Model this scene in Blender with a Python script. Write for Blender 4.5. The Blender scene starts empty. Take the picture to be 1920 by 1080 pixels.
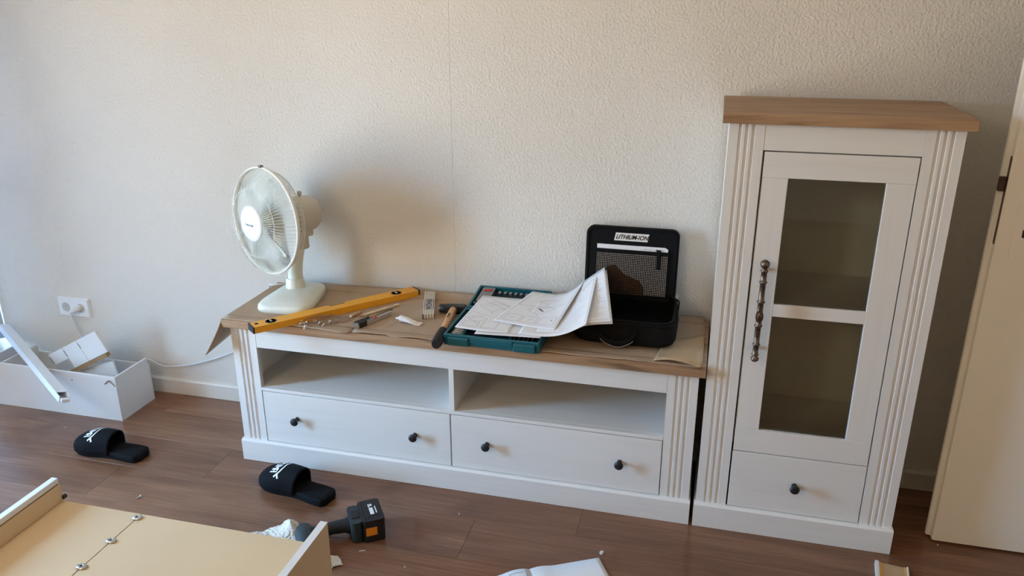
import bpy, math, random
from mathutils import Matrix, Vector
random.seed(7)
SC = bpy.context.scene
COL = SC.collection
PI = math.pi

# ------------------------------------------------------------------ camera
def srgb(r, g, b):
    f = lambda c: (c/255/12.92) if c/255 <= .04045 else ((c/255+.055)/1.055)**2.4
    return (f(r), f(g), f(b), 1.0)

cam_d = bpy.data.cameras.new('camera'); cam = bpy.data.objects.new('camera', cam_d); COL.objects.link(cam)
cam_d.sensor_width = 36.0; cam_d.lens = 1501.6/1920*36.0; cam_d.clip_start = .02
def cam_matrix(pitch, roll, yaw):
    cx, sx, cz, sz, cy, sy = math.cos(pitch), math.sin(pitch), math.cos(yaw), math.sin(yaw), math.cos(roll), math.sin(roll)
    Rz = Matrix(((cz, -sz, 0), (sz, cz, 0), (0, 0, 1)))
    B = Matrix(((1, 0, 0), (0, 0, -1), (0, 1, 0)))
    P = Matrix(((1, 0, 0), (0, cx, -sx), (0, sx, cx)))
    Ro = Matrix(((cy, -sy, 0), (sy, cy, 0), (0, 0, 1)))
    return Rz @ B @ P @ Ro
cam.matrix_world = Matrix.Translation((1.5566, -2.5914, 1.5688)) @ cam_matrix(-.349, -.0011, .2485).to_4x4()
SC.camera = cam

# ------------------------------------------------------------------ sky, light, exposure
SKY = (0.34, 0.64, 1.0, 1); SKY_S = 54.0
GROUND = (0.90, 0.88, 0.82, 1); GROUND_S = 40.0
w = bpy.data.worlds.new('world'); SC.world = w; w.use_nodes = True
nt = w.node_tree; nt.nodes.clear()
tc = nt.nodes.new('ShaderNodeTexCoord'); sx = nt.nodes.new('ShaderNodeSeparateXYZ')
mr = nt.nodes.new('ShaderNodeMapRange'); mr.inputs[1].default_value = -.05; mr.inputs[2].default_value = .05
b1 = nt.nodes.new('ShaderNodeBackground'); b1.inputs[0].default_value = GROUND; b1.inputs[1].default_value = GROUND_S
b2 = nt.nodes.new('ShaderNodeBackground'); b2.inputs[0].default_value = SKY; b2.inputs[1].default_value = SKY_S
mx = nt.nodes.new('ShaderNodeMixShader'); ow = nt.nodes.new('ShaderNodeOutputWorld')
nt.links.new(tc.outputs['Generated'], sx.inputs[0]); nt.links.new(sx.outputs[2], mr.inputs[0])
nt.links.new(mr.outputs[0], mx.inputs[0]); nt.links.new(b1.outputs[0], mx.inputs[1]); nt.links.new(b2.outputs[0], mx.inputs[2])
nt.links.new(mx.outputs[0], ow.inputs[0])
# window extents on the left wall (x = XL): y from WY0 to WY1, z from WZ0 to WZ1
XL, XR, YF, ZC = -1.41, 3.15, -4.3, 2.5
WY0, WY1, WZ0, WZ1 = -1.66, -.02,   .17, 1.70
pl = bpy.data.lights.new('window_portal', 'AREA'); pl.shape = 'RECTANGLE'; pl.size = WZ1-WZ0; pl.size_y = WY1-WY0
pl.cycles.is_portal = True
po = bpy.data.objects.new('window_portal', pl); COL.objects.link(po)
po.location = (XL-.05, (WY0+WY1)/2, (WZ0+WZ1)/2); po.rotation_euler = (0, -PI/2, 0)
# power of the warm fill lamp added unseen behind the camera
FILL_W = 44
SC.view_settings.view_transform = 'Standard'; SC.view_settings.look = 'None'
SC.view_settings.gamma = 1.0; SC.view_settings.use_curve_mapping = False
SC.view_settings.exposure = -0.05
SC.cycles.max_bounces = 10; SC.cycles.diffuse_bounces = 6; SC.cycles.transparent_max_bounces = 16
SC.cycles.sample_clamp_indirect = 8.0; SC.cycles.caustics_reflective = False; SC.cycles.caustics_refractive = False

# ------------------------------------------------------------------ materials
MATS = {}
def _bsdf(name):
    m = bpy.data.materials.new(name); m.use_nodes = True; n = m.node_tree
    return m, n, n.nodes['Principled BSDF']
def N(n, t, **kw):
    o = n.nodes.new(t)
    for k, v in kw.items(): setattr(o, k, v)
    return o
def ramp(n, stops):
    r = N(n, 'ShaderNodeValToRGB'); e = r.color_ramp.elements
    while len(e) < len(stops): e.new(.5)
    for i, (p, c) in enumerate(stops): e[i].position = p; e[i].color = c
    return r
def coord(n, scale=(1, 1, 1), kind='Object', loc=(0, 0, 0)):
    t = N(n, 'ShaderNodeTexCoord'); mp = N(n, 'ShaderNodeMapping'); mp.inputs['Scale'].default_value = scale; mp.inputs['Location'].default_value = loc
    n.links.new(t.outputs[kind], mp.inputs[0]); return mp.outputs[0]
def bump(n, b, height, strength, dist):
    k = N(n, 'ShaderNodeBump'); k.inputs['Strength'].default_value = strength; k.inputs['Distance'].default_value = dist
    n.links.new(height, k.inputs['Height']); n.links.new(k.outputs[0], b.inputs['Normal']); return k
def plain(name, col, rough=.5, metal=0.0, noise=0.0, nscale=40, bumpd=0.0, bscale=300, spec=.5, coat=0.0):
    m, n, b = _bsdf(name); b.inputs['Base Color'].default_value = col; b.inputs['Roughness'].default_value = rough
    b.inputs['Metallic'].default_value = metal; b.inputs['Specular IOR Level'].default_value = spec; b.inputs['Coat Weight'].default_value = coat
    if noise:
        t = N(n, 'ShaderNodeTexNoise'); t.inputs['Scale'].default_value = nscale; t.inputs['Detail'].default_value = 4
        n.links.new(coord(n), t.inputs['Vector'])
        lo = tuple(c*(1-noise) for c in col[:3])+(1,); hi = tuple(min(1, c*(1+noise)) for c in col[:3])+(1,)
        r = ramp(n, [(.3, lo), (.7, hi)]); n.links.new(t.outputs[0], r.inputs[0]); n.links.new(r.outputs[0], b.inputs['Base Color'])
    if bumpd:
        t = N(n, 'ShaderNodeTexNoise'); t.inputs['Scale'].default_value = bscale; t.inputs['Detail'].default_value = 3
        n.links.new(coord(n), t.inputs['Vector']); bump(n, b, t.outputs[0], .6, bumpd)
    MATS[name] = m; return m
def wood(name, cols, scale=(3, 40, 40), rough=.45, knots=0.0, bumps=.0006, rnd=0.0, spec=.5, coat=0.0, gscale=(6, 130, 130)):
    """cols: dark, mid, light linear colours; grain runs along object X"""
    m, n, b = _bsdf(name)
    t = N(n, 'ShaderNodeTexCoord'); oi = N(n, 'ShaderNodeObjectInfo')
    add = N(n, 'ShaderNodeVectorMath', operation='MULTIPLY_ADD')
    cmb = N(n, 'ShaderNodeCombineXYZ')
    for i in range(3): n.links.new(oi.outputs['Random'], cmb.inputs[i])
    add.inputs[1].default_value = (37.0, 11.0, 5.0); n.links.new(cmb.outputs[0], add.inputs[0]); n.links.new(t.outputs['Object'], add.inputs[2])
    def mp(s):
        q = N(n, 'ShaderNodeMapping'); q.inputs['Scale'].default_value = s; n.links.new(add.outputs[0], q.inputs[0]); return q.outputs[0]
    n1 = N(n, 'ShaderNodeTexNoise'); n1.inputs['Scale'].default_value = 1; n1.inputs['Detail'].default_value = 5; n1.inputs['Distortion'].default_value = .8; n.links.new(mp(scale), n1.inputs['Vector'])
    n2 = N(n, 'ShaderNodeTexNoise'); n2.inputs['Scale'].default_value = 1; n2.inputs['Detail'].default_value = 4; n.links.new(mp(gscale), n2.inputs['Vector'])
    mixv = N(n, 'ShaderNodeMath', operation='MULTIPLY_ADD'); mixv.inputs[1].default_value = .38; n.links.new(n2.outputs[0], mixv.inputs[0])
    sc = N(n, 'ShaderNodeMath', operation='MULTIPLY'); sc.inputs[1].default_value = .62; n.links.new(n1.outputs[0], sc.inputs[0]); n.links.new(sc.outputs[0], mixv.inputs[2])
    r = ramp(n, [(.33, cols[0]), (.5, cols[1]), (.66, cols[2])]); n.links.new(mixv.outputs[0], r.inputs[0])
    out = r.outputs[0]
    if knots:
        n3 = N(n, 'ShaderNodeTexNoise'); n3.inputs['Scale'].default_value = 1; n3.inputs['Detail'].default_value = 3; n3.inputs['Distortion'].default_value = 1.2; n.links.new(mp((scale[0]*1.3, scale[1]*.6, scale[2]*.6)), n3.inputs['Vector'])
        kr = ramp(n, [(.565, (0, 0, 0, 1)), (.68, (1, 1, 1, 1))]); n.links.new(n3.outputs[0], kr.inputs[0])
        km = N(n, 'ShaderNodeMath', operation='MULTIPLY'); km.inputs[1].default_value = knots; n.links.new(kr.outputs[0], km.inputs[0])
        kx = N(n, 'ShaderNodeMix', data_type='RGBA'); n.links.new(km.outputs[0], kx.inputs[0]); n.links.new(out, kx.inputs[6])
        kx.inputs[7].default_value = tuple(c*.3 for c in cols[0][:3])+(1,); out = kx.outputs[2]
    if rnd:
        hs = N(n, 'ShaderNodeHueSaturation'); rr = N(n, 'ShaderNodeMapRange'); rr.inputs[3].default_value = 1-rnd; rr.inputs[4].default_value = 1+rnd
        n.links.new(oi.outputs['Random'], rr.inputs[0]); n.links.new(rr.outputs[0], hs.inputs['Value']); n.links.new(out, hs.inputs['Color']); out = hs.outputs[0]
    n.links.new(out, b.inputs['Base Color']); b.inputs['Roughness'].default_value = rough; b.inputs['Specular IOR Level'].default_value = spec; b.inputs['Coat Weight'].default_value = coat
    if bumps: bump(n, b, mixv.outputs[0], .5, bumps)
    MATS[name] = m; return m

def wallpaper(name, col):
    m, n, b = _bsdf(name); b.inputs['Roughness'].default_value = .9; b.inputs['Specular IOR Level'].default_value = .2
    co = coord(n)
    t = N(n, 'ShaderNodeTexNoise'); t.inputs['Scale'].default_value = 4; t.inputs['Detail'].default_value = 3; n.links.new(co, t.inputs['Vector'])
    r = ramp(n, [(.3, tuple(c*.97 for c in col[:3])+(1,)), (.7, col)]); n.links.new(t.outputs[0], r.inputs[0]); n.links.new(r.outputs[0], b.inputs['Base Color'])
    a = N(n, 'ShaderNodeTexNoise'); a.inputs['Scale'].default_value = 120; a.inputs['Detail'].default_value = 3; a.inputs['Roughness'].default_value = .5; a.inputs['Distortion'].default_value = .25; n.links.new(co, a.inputs['Vector'])
    ar = ramp(n, [(.25, (0, 0, 0, 1)), (.80, (1, 1, 1, 1))]); n.links.new(a.outputs[0], ar.inputs[0])
    # wallpaper seam: a thin vertical line where two lengths meet
    s = N(n, 'ShaderNodeSeparateXYZ'); n.links.new(co, s.inputs[0])
    d = N(n, 'ShaderNodeMath', operation='SUBTRACT'); d.inputs[1].default_value = .69; n.links.new(s.outputs[0], d.inputs[0])
    ab = N(n, 'ShaderNodeMath', operation='ABSOLUTE'); n.links.new(d.outputs[0], ab.inputs[0])
    mr = N(n, 'ShaderNodeMapRange'); mr.inputs[1].default_value = 0; mr.inputs[2].default_value = .0012; mr.inputs[3].default_value = -.7; mr.inputs[4].default_value = 0; n.links.new(ab.outputs[0], mr.inputs[0])
    ad = N(n, 'ShaderNodeMath', operation='ADD'); n.links.new(ar.outputs[0], ad.inputs[0]); n.links.new(mr.outputs[0], ad.inputs[1])
    bump(n, b, ad.outputs[0], .75, .0026)
    MATS[name] = m; return m

def glass(name, tint=(1, 1, 1, 1), refl=1.0, rough=.0):
    m = bpy.data.materials.new(name); m.use_nodes = True; n = m.node_tree; n.nodes.clear()
    o = N(n, 'ShaderNodeOutputMaterial'); t = N(n, 'ShaderNodeBsdfTransparent'); t.inputs[0].default_value = tint
    g = N(n, 'ShaderNodeBsdfGlossy'); g.inputs['Roughness'].default_value = rough
    f = N(n, 'ShaderNodeFresnel'); f.inputs[0].default_value = 1.5; k = N(n, 'ShaderNodeMath', operation='MULTIPLY'); k.inputs[1].default_value = refl
    x = N(n, 'ShaderNodeMixShader'); n.links.new(f.outputs[0], k.inputs[0]); n.links.new(k.outputs[0], x.inputs[0]); n.links.new(t.outputs[0], x.inputs[1]); n.links.new(g.outputs[0], x.inputs[2]); n.links.new(x.outputs[0], o.inputs[0])
    MATS[name] = m; return m

wallpaper('wallpaper', srgb(226, 222, 214))
plain('painted_wall', srgb(208, 190, 165), .9, noise=.03, nscale=3)
plain('ceiling_paint', srgb(236, 230, 220), .9, noise=.02, nscale=3)
wood('floor_wood', [srgb(106, 72, 53), srgb(125, 88, 66), srgb(143, 104, 80)], scale=(1.3, 9, 9), rough=.20, knots=.28, rnd=.10, bumps=.00012, gscale=(5, 120, 120), spec=.5)
plain('floor_gap', srgb(52, 36, 28), .8, noise=.2)
wood('white_pine', [srgb(227, 226, 224), srgb(230, 230, 228), srgb(232, 232, 230)], scale=(2.2, 30, 30), rough=.42, bumps=.00012, gscale=(5, 160, 160))
wood('white_pine_upright', [srgb(228, 227, 225), srgb(231, 231, 229), srgb(232, 232, 230)], scale=(30, 30, 2.2), rough=.42, bumps=.0001, gscale=(160, 160, 5))
plain('white_board', srgb(226, 227, 228), .4, noise=.02, nscale=8)
wood('oak', [srgb(142, 110, 82), srgb(164, 131, 100), srgb(179, 148, 117)], scale=(2.0, 40, 40), rough=.5, knots=.6, bumps=.0003, gscale=(7, 170, 170))
plain('cardboard', srgb(172, 147, 122), .85, noise=.05, nscale=14, bumpd=.0004, bscale=60)
plain('cardboard_pale', srgb(184, 158, 124), .85, noise=.05, nscale=20)
plain('cardboard_crease', srgb(186, 162, 138), .85, noise=.04)
plain('cardboard_core', srgb(120, 88, 62), .9, noise=.25, nscale=120)
plain('black_knob', srgb(30, 30, 32), .45, noise=.1, nscale=200)
plain('aged_pewter', srgb(120, 108, 98), .38, metal=1.0, noise=.4, nscale=90, bumpd=.0004, bscale=200)
plain('pewter_bright', srgb(165, 155, 142), .32, metal=1.0, noise=.2, nscale=90)
glass('cabinet_glass', (.94, .95, .91, 1), 1.4)
glass('window_glass', (.98, .99, 1, 1), .4)
plain('window_frame', srgb(240, 241, 242), .35, noise=.01, nscale=5)
plain('door_paint', srgb(241, 236, 225), .5, noise=.02, nscale=4)
plain('door_edge_paint', srgb(222, 214, 198), .55, noise=.06, nscale=30)
plain('dark_steel', srgb(84, 62, 52), .45, metal=.6, noise=.2, nscale=60)
plain('baseboard', srgb(226, 222, 214), .45, noise=.02, nscale=6)
plain('fan_plastic', srgb(226, 228, 216), .35, noise=.02, nscale=6)
plain('fan_motor', srgb(206, 196, 178), .4, noise=.02, nscale=6)
plain('fan_wire', srgb(232, 232, 224), .3, noise=.02, nscale=30)
plain('fan_blade', srgb(186, 186, 172), .35, noise=.03, nscale=8)
plain('badge_white', srgb(236, 242, 238), .3, noise=.01, nscale=8)
plain('badge_ink', srgb(60, 84, 82), .5, noise=.05)
plain('level_yellow', srgb(236, 166, 36), .38, noise=.05, nscale=18)
plain('black_plastic', srgb(26, 26, 28), .5, noise=.1, nscale=90)
plain('black_rubber', srgb(22, 21, 21), .75, noise=.15, nscale=120, bumpd=.0003)
plain('vial', srgb(150, 150, 120), .2, noise=.05)
wood('beech', [srgb(176, 124, 84), srgb(208, 156, 112), srgb(222, 176, 132)], scale=(6, 60, 60), rough=.45, bumps=.0001)
plain('hammer_steel', srgb(28, 28, 32), .42, noise=.15, nscale=80, spec=.6)
plain('ink_dark', srgb(46, 44, 44), .7, noise=.1)
plain('ink_navy', srgb(52, 50, 78), .6, noise=.1)
plain('ink_grey', srgb(120, 120, 124), .8, noise=.1)
plain('rule_wood', srgb(226, 214, 198), .55, noise=.06, nscale=60)
plain('rule_joint', srgb(70, 62, 58), .5, noise=.2, nscale=90)
plain('case_teal', srgb(16, 92, 104), .42, noise=.06, nscale=30, bumpd=.0002)
plain('case_inner', srgb(12, 40, 50), .6, noise=.1, nscale=30)
plain('bit_steel', srgb(150, 150, 150), .35, metal=.9, noise=.2, nscale=100)
plain('case_red', srgb(186, 40, 40), .5, noise=.06)
plain('paper', srgb(236, 236, 238), .8, noise=.015, nscale=10)
plain('bag_fabric', srgb(19, 18, 19), .9, spec=.2, noise=.25, nscale=160, bumpd=.0006, bscale=420)
plain('bag_inside', srgb(9, 9, 11), .95, spec=.15, noise=.2, nscale=160, bumpd=.0005, bscale=420)
plain('bag_mesh', srgb(13, 13, 14), .85, spec=.2, noise=.1, nscale=200)
plain('bag_patch', srgb(232, 230, 226), .6, noise=.02)
plain('brown_leather', srgb(120, 84, 58), .7, noise=.3, nscale=40)
plain('handle_stitch', srgb(150, 142, 136), .7, noise=.1)
plain('knife_grey', srgb(170, 162, 152), .45, noise=.06, nscale=60)
plain('knife_red', srgb(206, 62, 42), .45, noise=.05)
plain('chrome', srgb(226, 226, 226), .18, metal=1.0, noise=.02)
plain('pencil_paint', srgb(214, 196, 168), .5, noise=.05, nscale=80)
plain('pencil_wood', srgb(196, 160, 124), .7, noise=.1, nscale=80)
plain('tube_white', srgb(238, 238, 240), .35, noise=.02)
plain('tube_crimp', srgb(222, 200, 186), .45, noise=.03)
glass('clear_bag', (.992, .99, .985, 1), .5, .05)
plain('fitting_clear', srgb(214, 206, 196), .2, noise=.1, nscale=120)
plain('socket_white', srgb(236, 240, 242), .3, noise=.01)
plain('socket_well', srgb(190, 190, 186), .45, noise=.05)
plain('cord_white', srgb(222, 224, 226), .45, noise=.02)
plain('pvc_white', srgb(232, 238, 244), .35, noise=.01, nscale=5)
plain('hardboard', srgb(214, 189, 152), .6, noise=.03, nscale=5)
plain('hardboard_edge', srgb(150, 118, 84), .8, noise=.1, nscale=40)
plain('slipper_foam', srgb(11, 12, 17), .85, spec=.2, noise=.12, nscale=200, bumpd=.0003, bscale=500)
plain('slipper_strap', srgb(9, 10, 15), .85, spec=.2, noise=.12, nscale=200, bumpd=.0003, bscale=500)
plain('logo_white', srgb(232, 236, 238), .5, noise=.02)
plain('drill_body', srgb(34, 48, 52), .5, noise=.1, nscale=60)
plain('drill_grip', srgb(20, 22, 24), .8, noise=.2, nscale=200, bumpd=.0004, bscale=500)
plain('battery_black', srgb(22, 22, 26), .5, noise=.1, nscale=60)
plain('orange_button', srgb(232, 140, 34), .45, noise=.04)
plain('terry_white', srgb(224, 218, 208), .95, noise=.06, nscale=90, bumpd=.004, bscale=140)
plain('zinc', srgb(200, 200, 198), .3, metal=.9, noise=.1, nscale=90)
plain('tape_yellow', srgb(222, 172, 96), .6, noise=.05)
plain('crumb', srgb(230, 226, 220), .8, noise=.05)
plain('lamp_shade', srgb(240, 232, 214), .6, noise=.02)

# ------------------------------------------------------------------ mesh builder
I4 = Matrix.Identity(4)
class MB:
    def __init__(s): s.V = []; s.F = []; s.S = []
    def add(s, vs, fs, smooth=False, M=I4):
        o = len(s.V); s.V += [tuple(M @ Vector(v)) for v in vs]; s.F += [tuple(i+o for i in f) for f in fs]; s.S += [smooth]*len(fs); return s
    def box(s, x0, x1, y0, y1, z0, z1, M=I4):
        v = [(x, y, z) for z in (z0, z1) for y in (y0, y1) for x in (x0, x1)]
        return s.add(v, [(0, 2, 3, 1), (4, 5, 7, 6), (0, 1, 5, 4), (2, 6, 7, 3), (0, 4, 6, 2), (1, 3, 7, 5)], False, M)
    def prism(s, poly, z0, z1, M=I4, smooth=False):
        n = len(poly); a = sum(poly[i][0]*poly[(i+1) % n][1]-poly[(i+1) % n][0]*poly[i][1] for i in range(n))
        if a < 0: poly = poly[::-1]
        v = [(p[0], p[1], z0) for p in poly]+[(p[0], p[1], z1) for p in poly]
        s.add(v, [tuple(range(n))[::-1], tuple(range(n, 2*n))], False, M)
        return s.add(v, [(i, (i+1) % n, n+(i+1) % n, n+i) for i in range(n)], smooth, M)
    def lathe(s, prof, seg=24, M=I4, smooth=True):
        v = []; f = []
        for r, z in prof:
            for k in range(seg): a = 2*PI*k/seg; v.append((r*math.cos(a), r*math.sin(a), z))
        n = len(prof)
        for i in range(n-1):
            for k in range(seg): k2 = (k+1) % seg; f.append((i*seg+k, i*seg+k2, (i+1)*seg+k2, (i+1)*seg+k))
        s.add(v, f, smooth, M)
        if prof[0][0] > 1e-6: s.add(v[:seg], [tuple(range(seg))[::-1]], False, M)
        if prof[-1][0] > 1e-6: s.add(v[-seg:], [tuple(range(seg))], False, M)
        return s
    def tube(s, pts, r, seg=8, M=I4, caps=True, closed=False):
        pts = [Vector(p) for p in pts]; n = len(pts); rr = r if isinstance(r, (list, tuple)) else [r]*n
        v = []; f = []; up = Vector((0, 0, 1)); prev = None
        for i, p in enumerate(pts):
            if closed: t = (pts[(i+1) % n]-pts[i-1]).normalized()
            else: t = (pts[min(i+1, n-1)]-pts[max(i-1, 0)]).normalized()
            if prev is None:
                u = t.cross(up)
                if u.length < 1e-3: u = t.cross(Vector((1, 0, 0)))
                u.normalize()
            else:
                u = (prev-t*prev.dot(t)).normalized()
            prev = u; wv = t.cross(u)
            for k in range(seg): a = 2*PI*k/seg; v.append(p+rr[i]*(math.cos(a)*u+math.sin(a)*wv))
        for i in range(n if closed else n-1):
            j = (i+1) % n
            for k in range(seg): k2 = (k+1) % seg; f.append((i*seg+k, i*seg+k2, j*seg+k2, j*seg+k))
        s.add(v, f, True, M)
        if caps and not closed: s.add(v[:seg], [tuple(range(seg))[::-1]], False, M); s.add(v[-seg:], [tuple(range(seg))], False, M)
        return s
    def grid(s, fn, nu, nv, M=I4, smooth=True):
        v = [fn(i/nu, j/nv) for j in range(nv+1) for i in range(nu+1)]
        f = [(j*(nu+1)+i, j*(nu+1)+i+1, (j+1)*(nu+1)+i+1, (j+1)*(nu+1)+i) for j in range(nv) for i in range(nu)]
        return s.add(v, f, smooth, M)
    def build(s, name, mat, parent=None, loc=(0, 0, 0), off=None, bevel=0, solid=0, seg=2, sub=0):
        me = bpy.data.meshes.new(name)
        V = s.V if off is None else [(v[0]-off[0], v[1]-off[1], v[2]-off[2]) for v in s.V]
        me.from_pydata(V, [], s.F); me.validate(); me.update()
        if len(me.polygons) == len(s.S): me.polygons.foreach_set('use_smooth', s.S)
        o = bpy.data.objects.new(name, me); COL.objects.link(o); o.location = loc
        me.materials.append(MATS[mat]); o.parent = parent
        if solid: md = o.modifiers.new('solid', 'SOLIDIFY'); md.thickness = solid; md.offset = 0
        if bevel:
            md = o.modifiers.new('bevel', 'BEVEL'); md.width = bevel; md.segments = seg; md.limit_method = 'ANGLE'; md.angle_limit = math.radians(40)
        if sub: md = o.modifiers.new('sub', 'SUBSURF'); md.levels = sub; md.render_levels = sub
        return o

def tag(o, label, cat, group=None):
    o['label'] = label; o['category'] = cat
    if group: o['group'] = group
    return o
def thing(name, label, cat, loc=(0, 0, 0), rz=0, group=None):
    o = bpy.data.objects.new(name, None); COL.objects.link(o); o.location = loc; o.rotation_euler = (0, 0, rz); o.empty_display_size = .05
    return tag(o, label, cat, group)
def struct(o): o['kind'] = 'structure'; return o
def dup(root, loc, rz=None, label=None):
    r = root.copy(); COL.objects.link(r); r.location = loc
    if rz is not None: r.rotation_euler = (0, 0, rz)
    if label: r['label'] = label
    for ch in list(root.children):
        c = ch.copy(); COL.objects.link(c); c.parent = r
        for g in list(ch.children):
            d = g.copy(); COL.objects.link(d); d.parent = c
    return r
def text(name, body, size, mat, parent, M, shear=0.0, extrude=.0002, align='CENTER', sx=1.0, offset=0.0):
    c = bpy.data.curves.new(name, 'FONT'); c.body = body; c.size = size; c.align_x = align; c.align_y = 'CENTER'; c.extrude = extrude; c.shear = shear; c.offset = offset
    t = bpy.data.objects.new(name+'_curve', c); me = bpy.data.meshes.new_from_object(t); bpy.data.objects.remove(t)
    o = bpy.data.objects.new(name, me); COL.objects.link(o); me.materials.clear(); me.materials.append(MATS[mat]); o.parent = parent
    o.matrix_basis = M @ Matrix.Diagonal((sx, 1, 1, 1)); return o
def frame(origin, xa, ya):
    x = Vector(xa).normalized(); y = Vector(ya); y = (y-x*y.dot(x)).normalized(); z = x.cross(y)
    M = Matrix((x, y, z)).transposed().to_4x4(); M.translation = Vector(origin); return M
def spline(pts, t):
    pts = [Vector(p) for p in pts]; n = len(pts)-1; f = min(max(t, 0), 1)*n; i = min(int(f), n-1); f -= i
    p0, p1, p2, p3 = pts[max(i-1, 0)], pts[i], pts[i+1], pts[min(i+2, n)]
    return .5*((2*p1)+(p2-p0)*f+(2*p0-5*p1+4*p2-p3)*f*f+(3*p1-p0-3*p2+p3)*f**3)
def sm(pts, n): return [spline(pts, i/n) for i in range(n+1)]
def ribbons(mb, S, strokes, width, lift=.0004, sub=6):
    """flat print: thin ribbons laid on the surface S(u, v)"""
    e = 1e-3
    for st in strokes:
        P = []
        for (a, b) in zip(st[:-1], st[1:]):
            for k in range(sub): P.append((a[0]+(b[0]-a[0])*k/sub, a[1]+(b[1]-a[1])*k/sub))
        P.append(st[-1]); Q = []
        for (u, v) in P:
            p = Vector(S(u, v)); n = (Vector(S(u+e, v))-Vector(S(u-e, v))).cross(Vector(S(u, v+e))-Vector(S(u, v-e))).normalized()
            Q.append((p+n*lift, n))
        vs = []
        for i, (p, n) in enumerate(Q):
            t = (Q[min(i+1, len(Q)-1)][0]-Q[max(i-1, 0)][0]).normalized(); sd = n.cross(t)*width/2; vs += [p-sd, p+sd]
        mb.add(vs, [(2*i, 2*i+2, 2*i+3, 2*i+1) for i in range(len(Q)-1)])
def rrect(x0, x1, y0, y1, r, n=5):
    out = []
    for cx, cy, a in ((x1-r, y0+r, -90), (x1-r, y1-r, 0), (x0+r, y1-r, 90), (x0+r, y0+r, 180)):
        for k in range(n+1): t = math.radians(a+90*k/n); out.append((cx+r*math.cos(t), cy+r*math.sin(t)))
    return out

# ================================================================== the setting
fl = struct(MB().box(XL-.1, XR+.1, YF-.1, .1, -.05, -.0125).build('floor', 'floor_gap'))
PW, PL_, G = .19, 1.31, .0008
full = None
rows = [(.03-.19*0, 0.62)]
y1 = .03; k = 0
offs = {3: .914, 2: 1.238, 1: .35, 0: .8, 4: .30, 5: 1.12, 6: -.2}
while y1 > YF:
    y0 = y1-PW; o = offs.get(k, random.uniform(0, PL_)); x = o
    while x > XL: x -= PL_
    while x < XR:
        a, b = max(x, XL), min(x+PL_, XR); yb = min(y1, 0)
        mb = MB().box(a-(a+b)/2+G/2, b-(a+b)/2-G/2, -(yb-y0)/2+G/2, (yb-y0)/2-G/2, -.012, 0)
        mb.build('plank', 'floor_wood', fl, loc=((a+b)/2, (y0+yb)/2, 0), bevel=.00022, seg=1)
        x += PL_
    y1 = y0; k += 1

struct(MB().box(XL-.3, XR+.1, 0, .12, -.05, ZC+.05).build('wall_back', 'wallpaper'))
wl = MB()
wl.box(XL-.25, XL, YF-.1, WY0, -.05, ZC+.05); wl.box(XL-.25, XL, WY0, 0, WZ1+.06, ZC+.05); wl.box(XL-.25, XL, WY0, 0, -.05, .015)
struct(wl.build('wall_left', 'painted_wall'))
struct(MB().box(XR, XR+.12, YF-.1, 0, -.05, ZC+.05).build('wall_right', 'painted_wall'))
struct(MB().box(XL-.25, XR+.12, YF-.12, YF, -.05, ZC+.05).build('wall_front', 'painted_wall'))
struct(MB().box(XL-.25, XR+.12, YF-.1, .1, ZC, ZC+.1).build('ceiling', 'ceiling_paint'))
bb = MB(); prof = [(0, 0), (-.014, 0), (-.014, .060), (-.010, .066), (0, .066)]
bb.prism([(p[0], p[1]) for p in prof], XL, XR, M=Matrix(((0, 0, 1, 0), (1, 0, 0, 0), (0, 1, 0, 0), (0, 0, 0, 1))))
struct(bb.build('baseboard_back', 'baseboard'))

# glazed balcony front in the left wall: frame members, panes
wn = struct(thing('window_1', 'white framed glazed balcony front beside the wall corner', 'window', (XL, 0, 0)))
del wn['category']; del wn['label']
fx0, fx1 = -.12, -.05
MB().box(fx0, fx1, WY0, 0, .015, .06).box(fx0, fx1+.012, WY0, 0, .075, .095).box(fx0, fx1, WY0, 0, .06, .115).box(fx0, fx1+.012, WY0, 0, .125, .145).box(fx0, fx1, WY0, 0, .115, WZ0).build('bottom_rail', 'window_frame', wn, bevel=.002)
MB().box(fx0, fx1, WY0, 0, WZ1, WZ1+.06).build('top_rail', 'window_frame', wn, bevel=.002)
ys = [WY0, -1.10, -.50, -.03]
for yy in ys:
    MB().box(fx0, fx1, yy-.03 if yy > WY0 else yy, min(yy+.03, 0), WZ0, WZ1).build('mullion', 'window_frame', wn, bevel=.002)
for a, b in zip(ys[:-1], ys[1:]):
    MB().box(-.088, -.082, a+.03, b-.03, WZ0, WZ1).build('pane', 'window_glass', wn)

# sheer curtain drawn over the corner end of the glazing
cm, cn, cb = _bsdf('sheer_curtain'); cn.nodes.clear()
co_ = N(cn, 'ShaderNodeOutputMaterial'); ct = N(cn, 'ShaderNodeBsdfTranslucent'); ct.inputs[0].default_value = (.070, .096, .122, 1)
cdf = N(cn, 'ShaderNodeBsdfDiffuse'); cdf.inputs[0].default_value = (.75, .76, .78, 1); cmx = N(cn, 'ShaderNodeMixShader'); cmx.inputs[0].default_value = .5
cn.links.new(ct.outputs[0], cmx.inputs[1]); cn.links.new(cdf.outputs[0], cmx.inputs[2]); cn.links.new(cmx.outputs[0], co_.inputs[0]); MATS['sheer_curtain'] = cm
bm_ = bpy.data.materials.new('screen_fabric'); bm_.use_nodes = True; bn = bm_.node_tree; bn.nodes.clear()
bo_ = N(bn, 'ShaderNodeOutputMaterial'); bt_ = N(bn, 'ShaderNodeBsdfTranslucent'); bt_.inputs[0].default_value = (.020, .050, .085, 1)
bd_ = N(bn, 'ShaderNodeBsdfDiffuse'); bd_.inputs[0].default_value = (.72, .76, .82, 1); bx_ = N(bn, 'ShaderNodeMixShader'); bx_.inputs[0].default_value = .5
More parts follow.
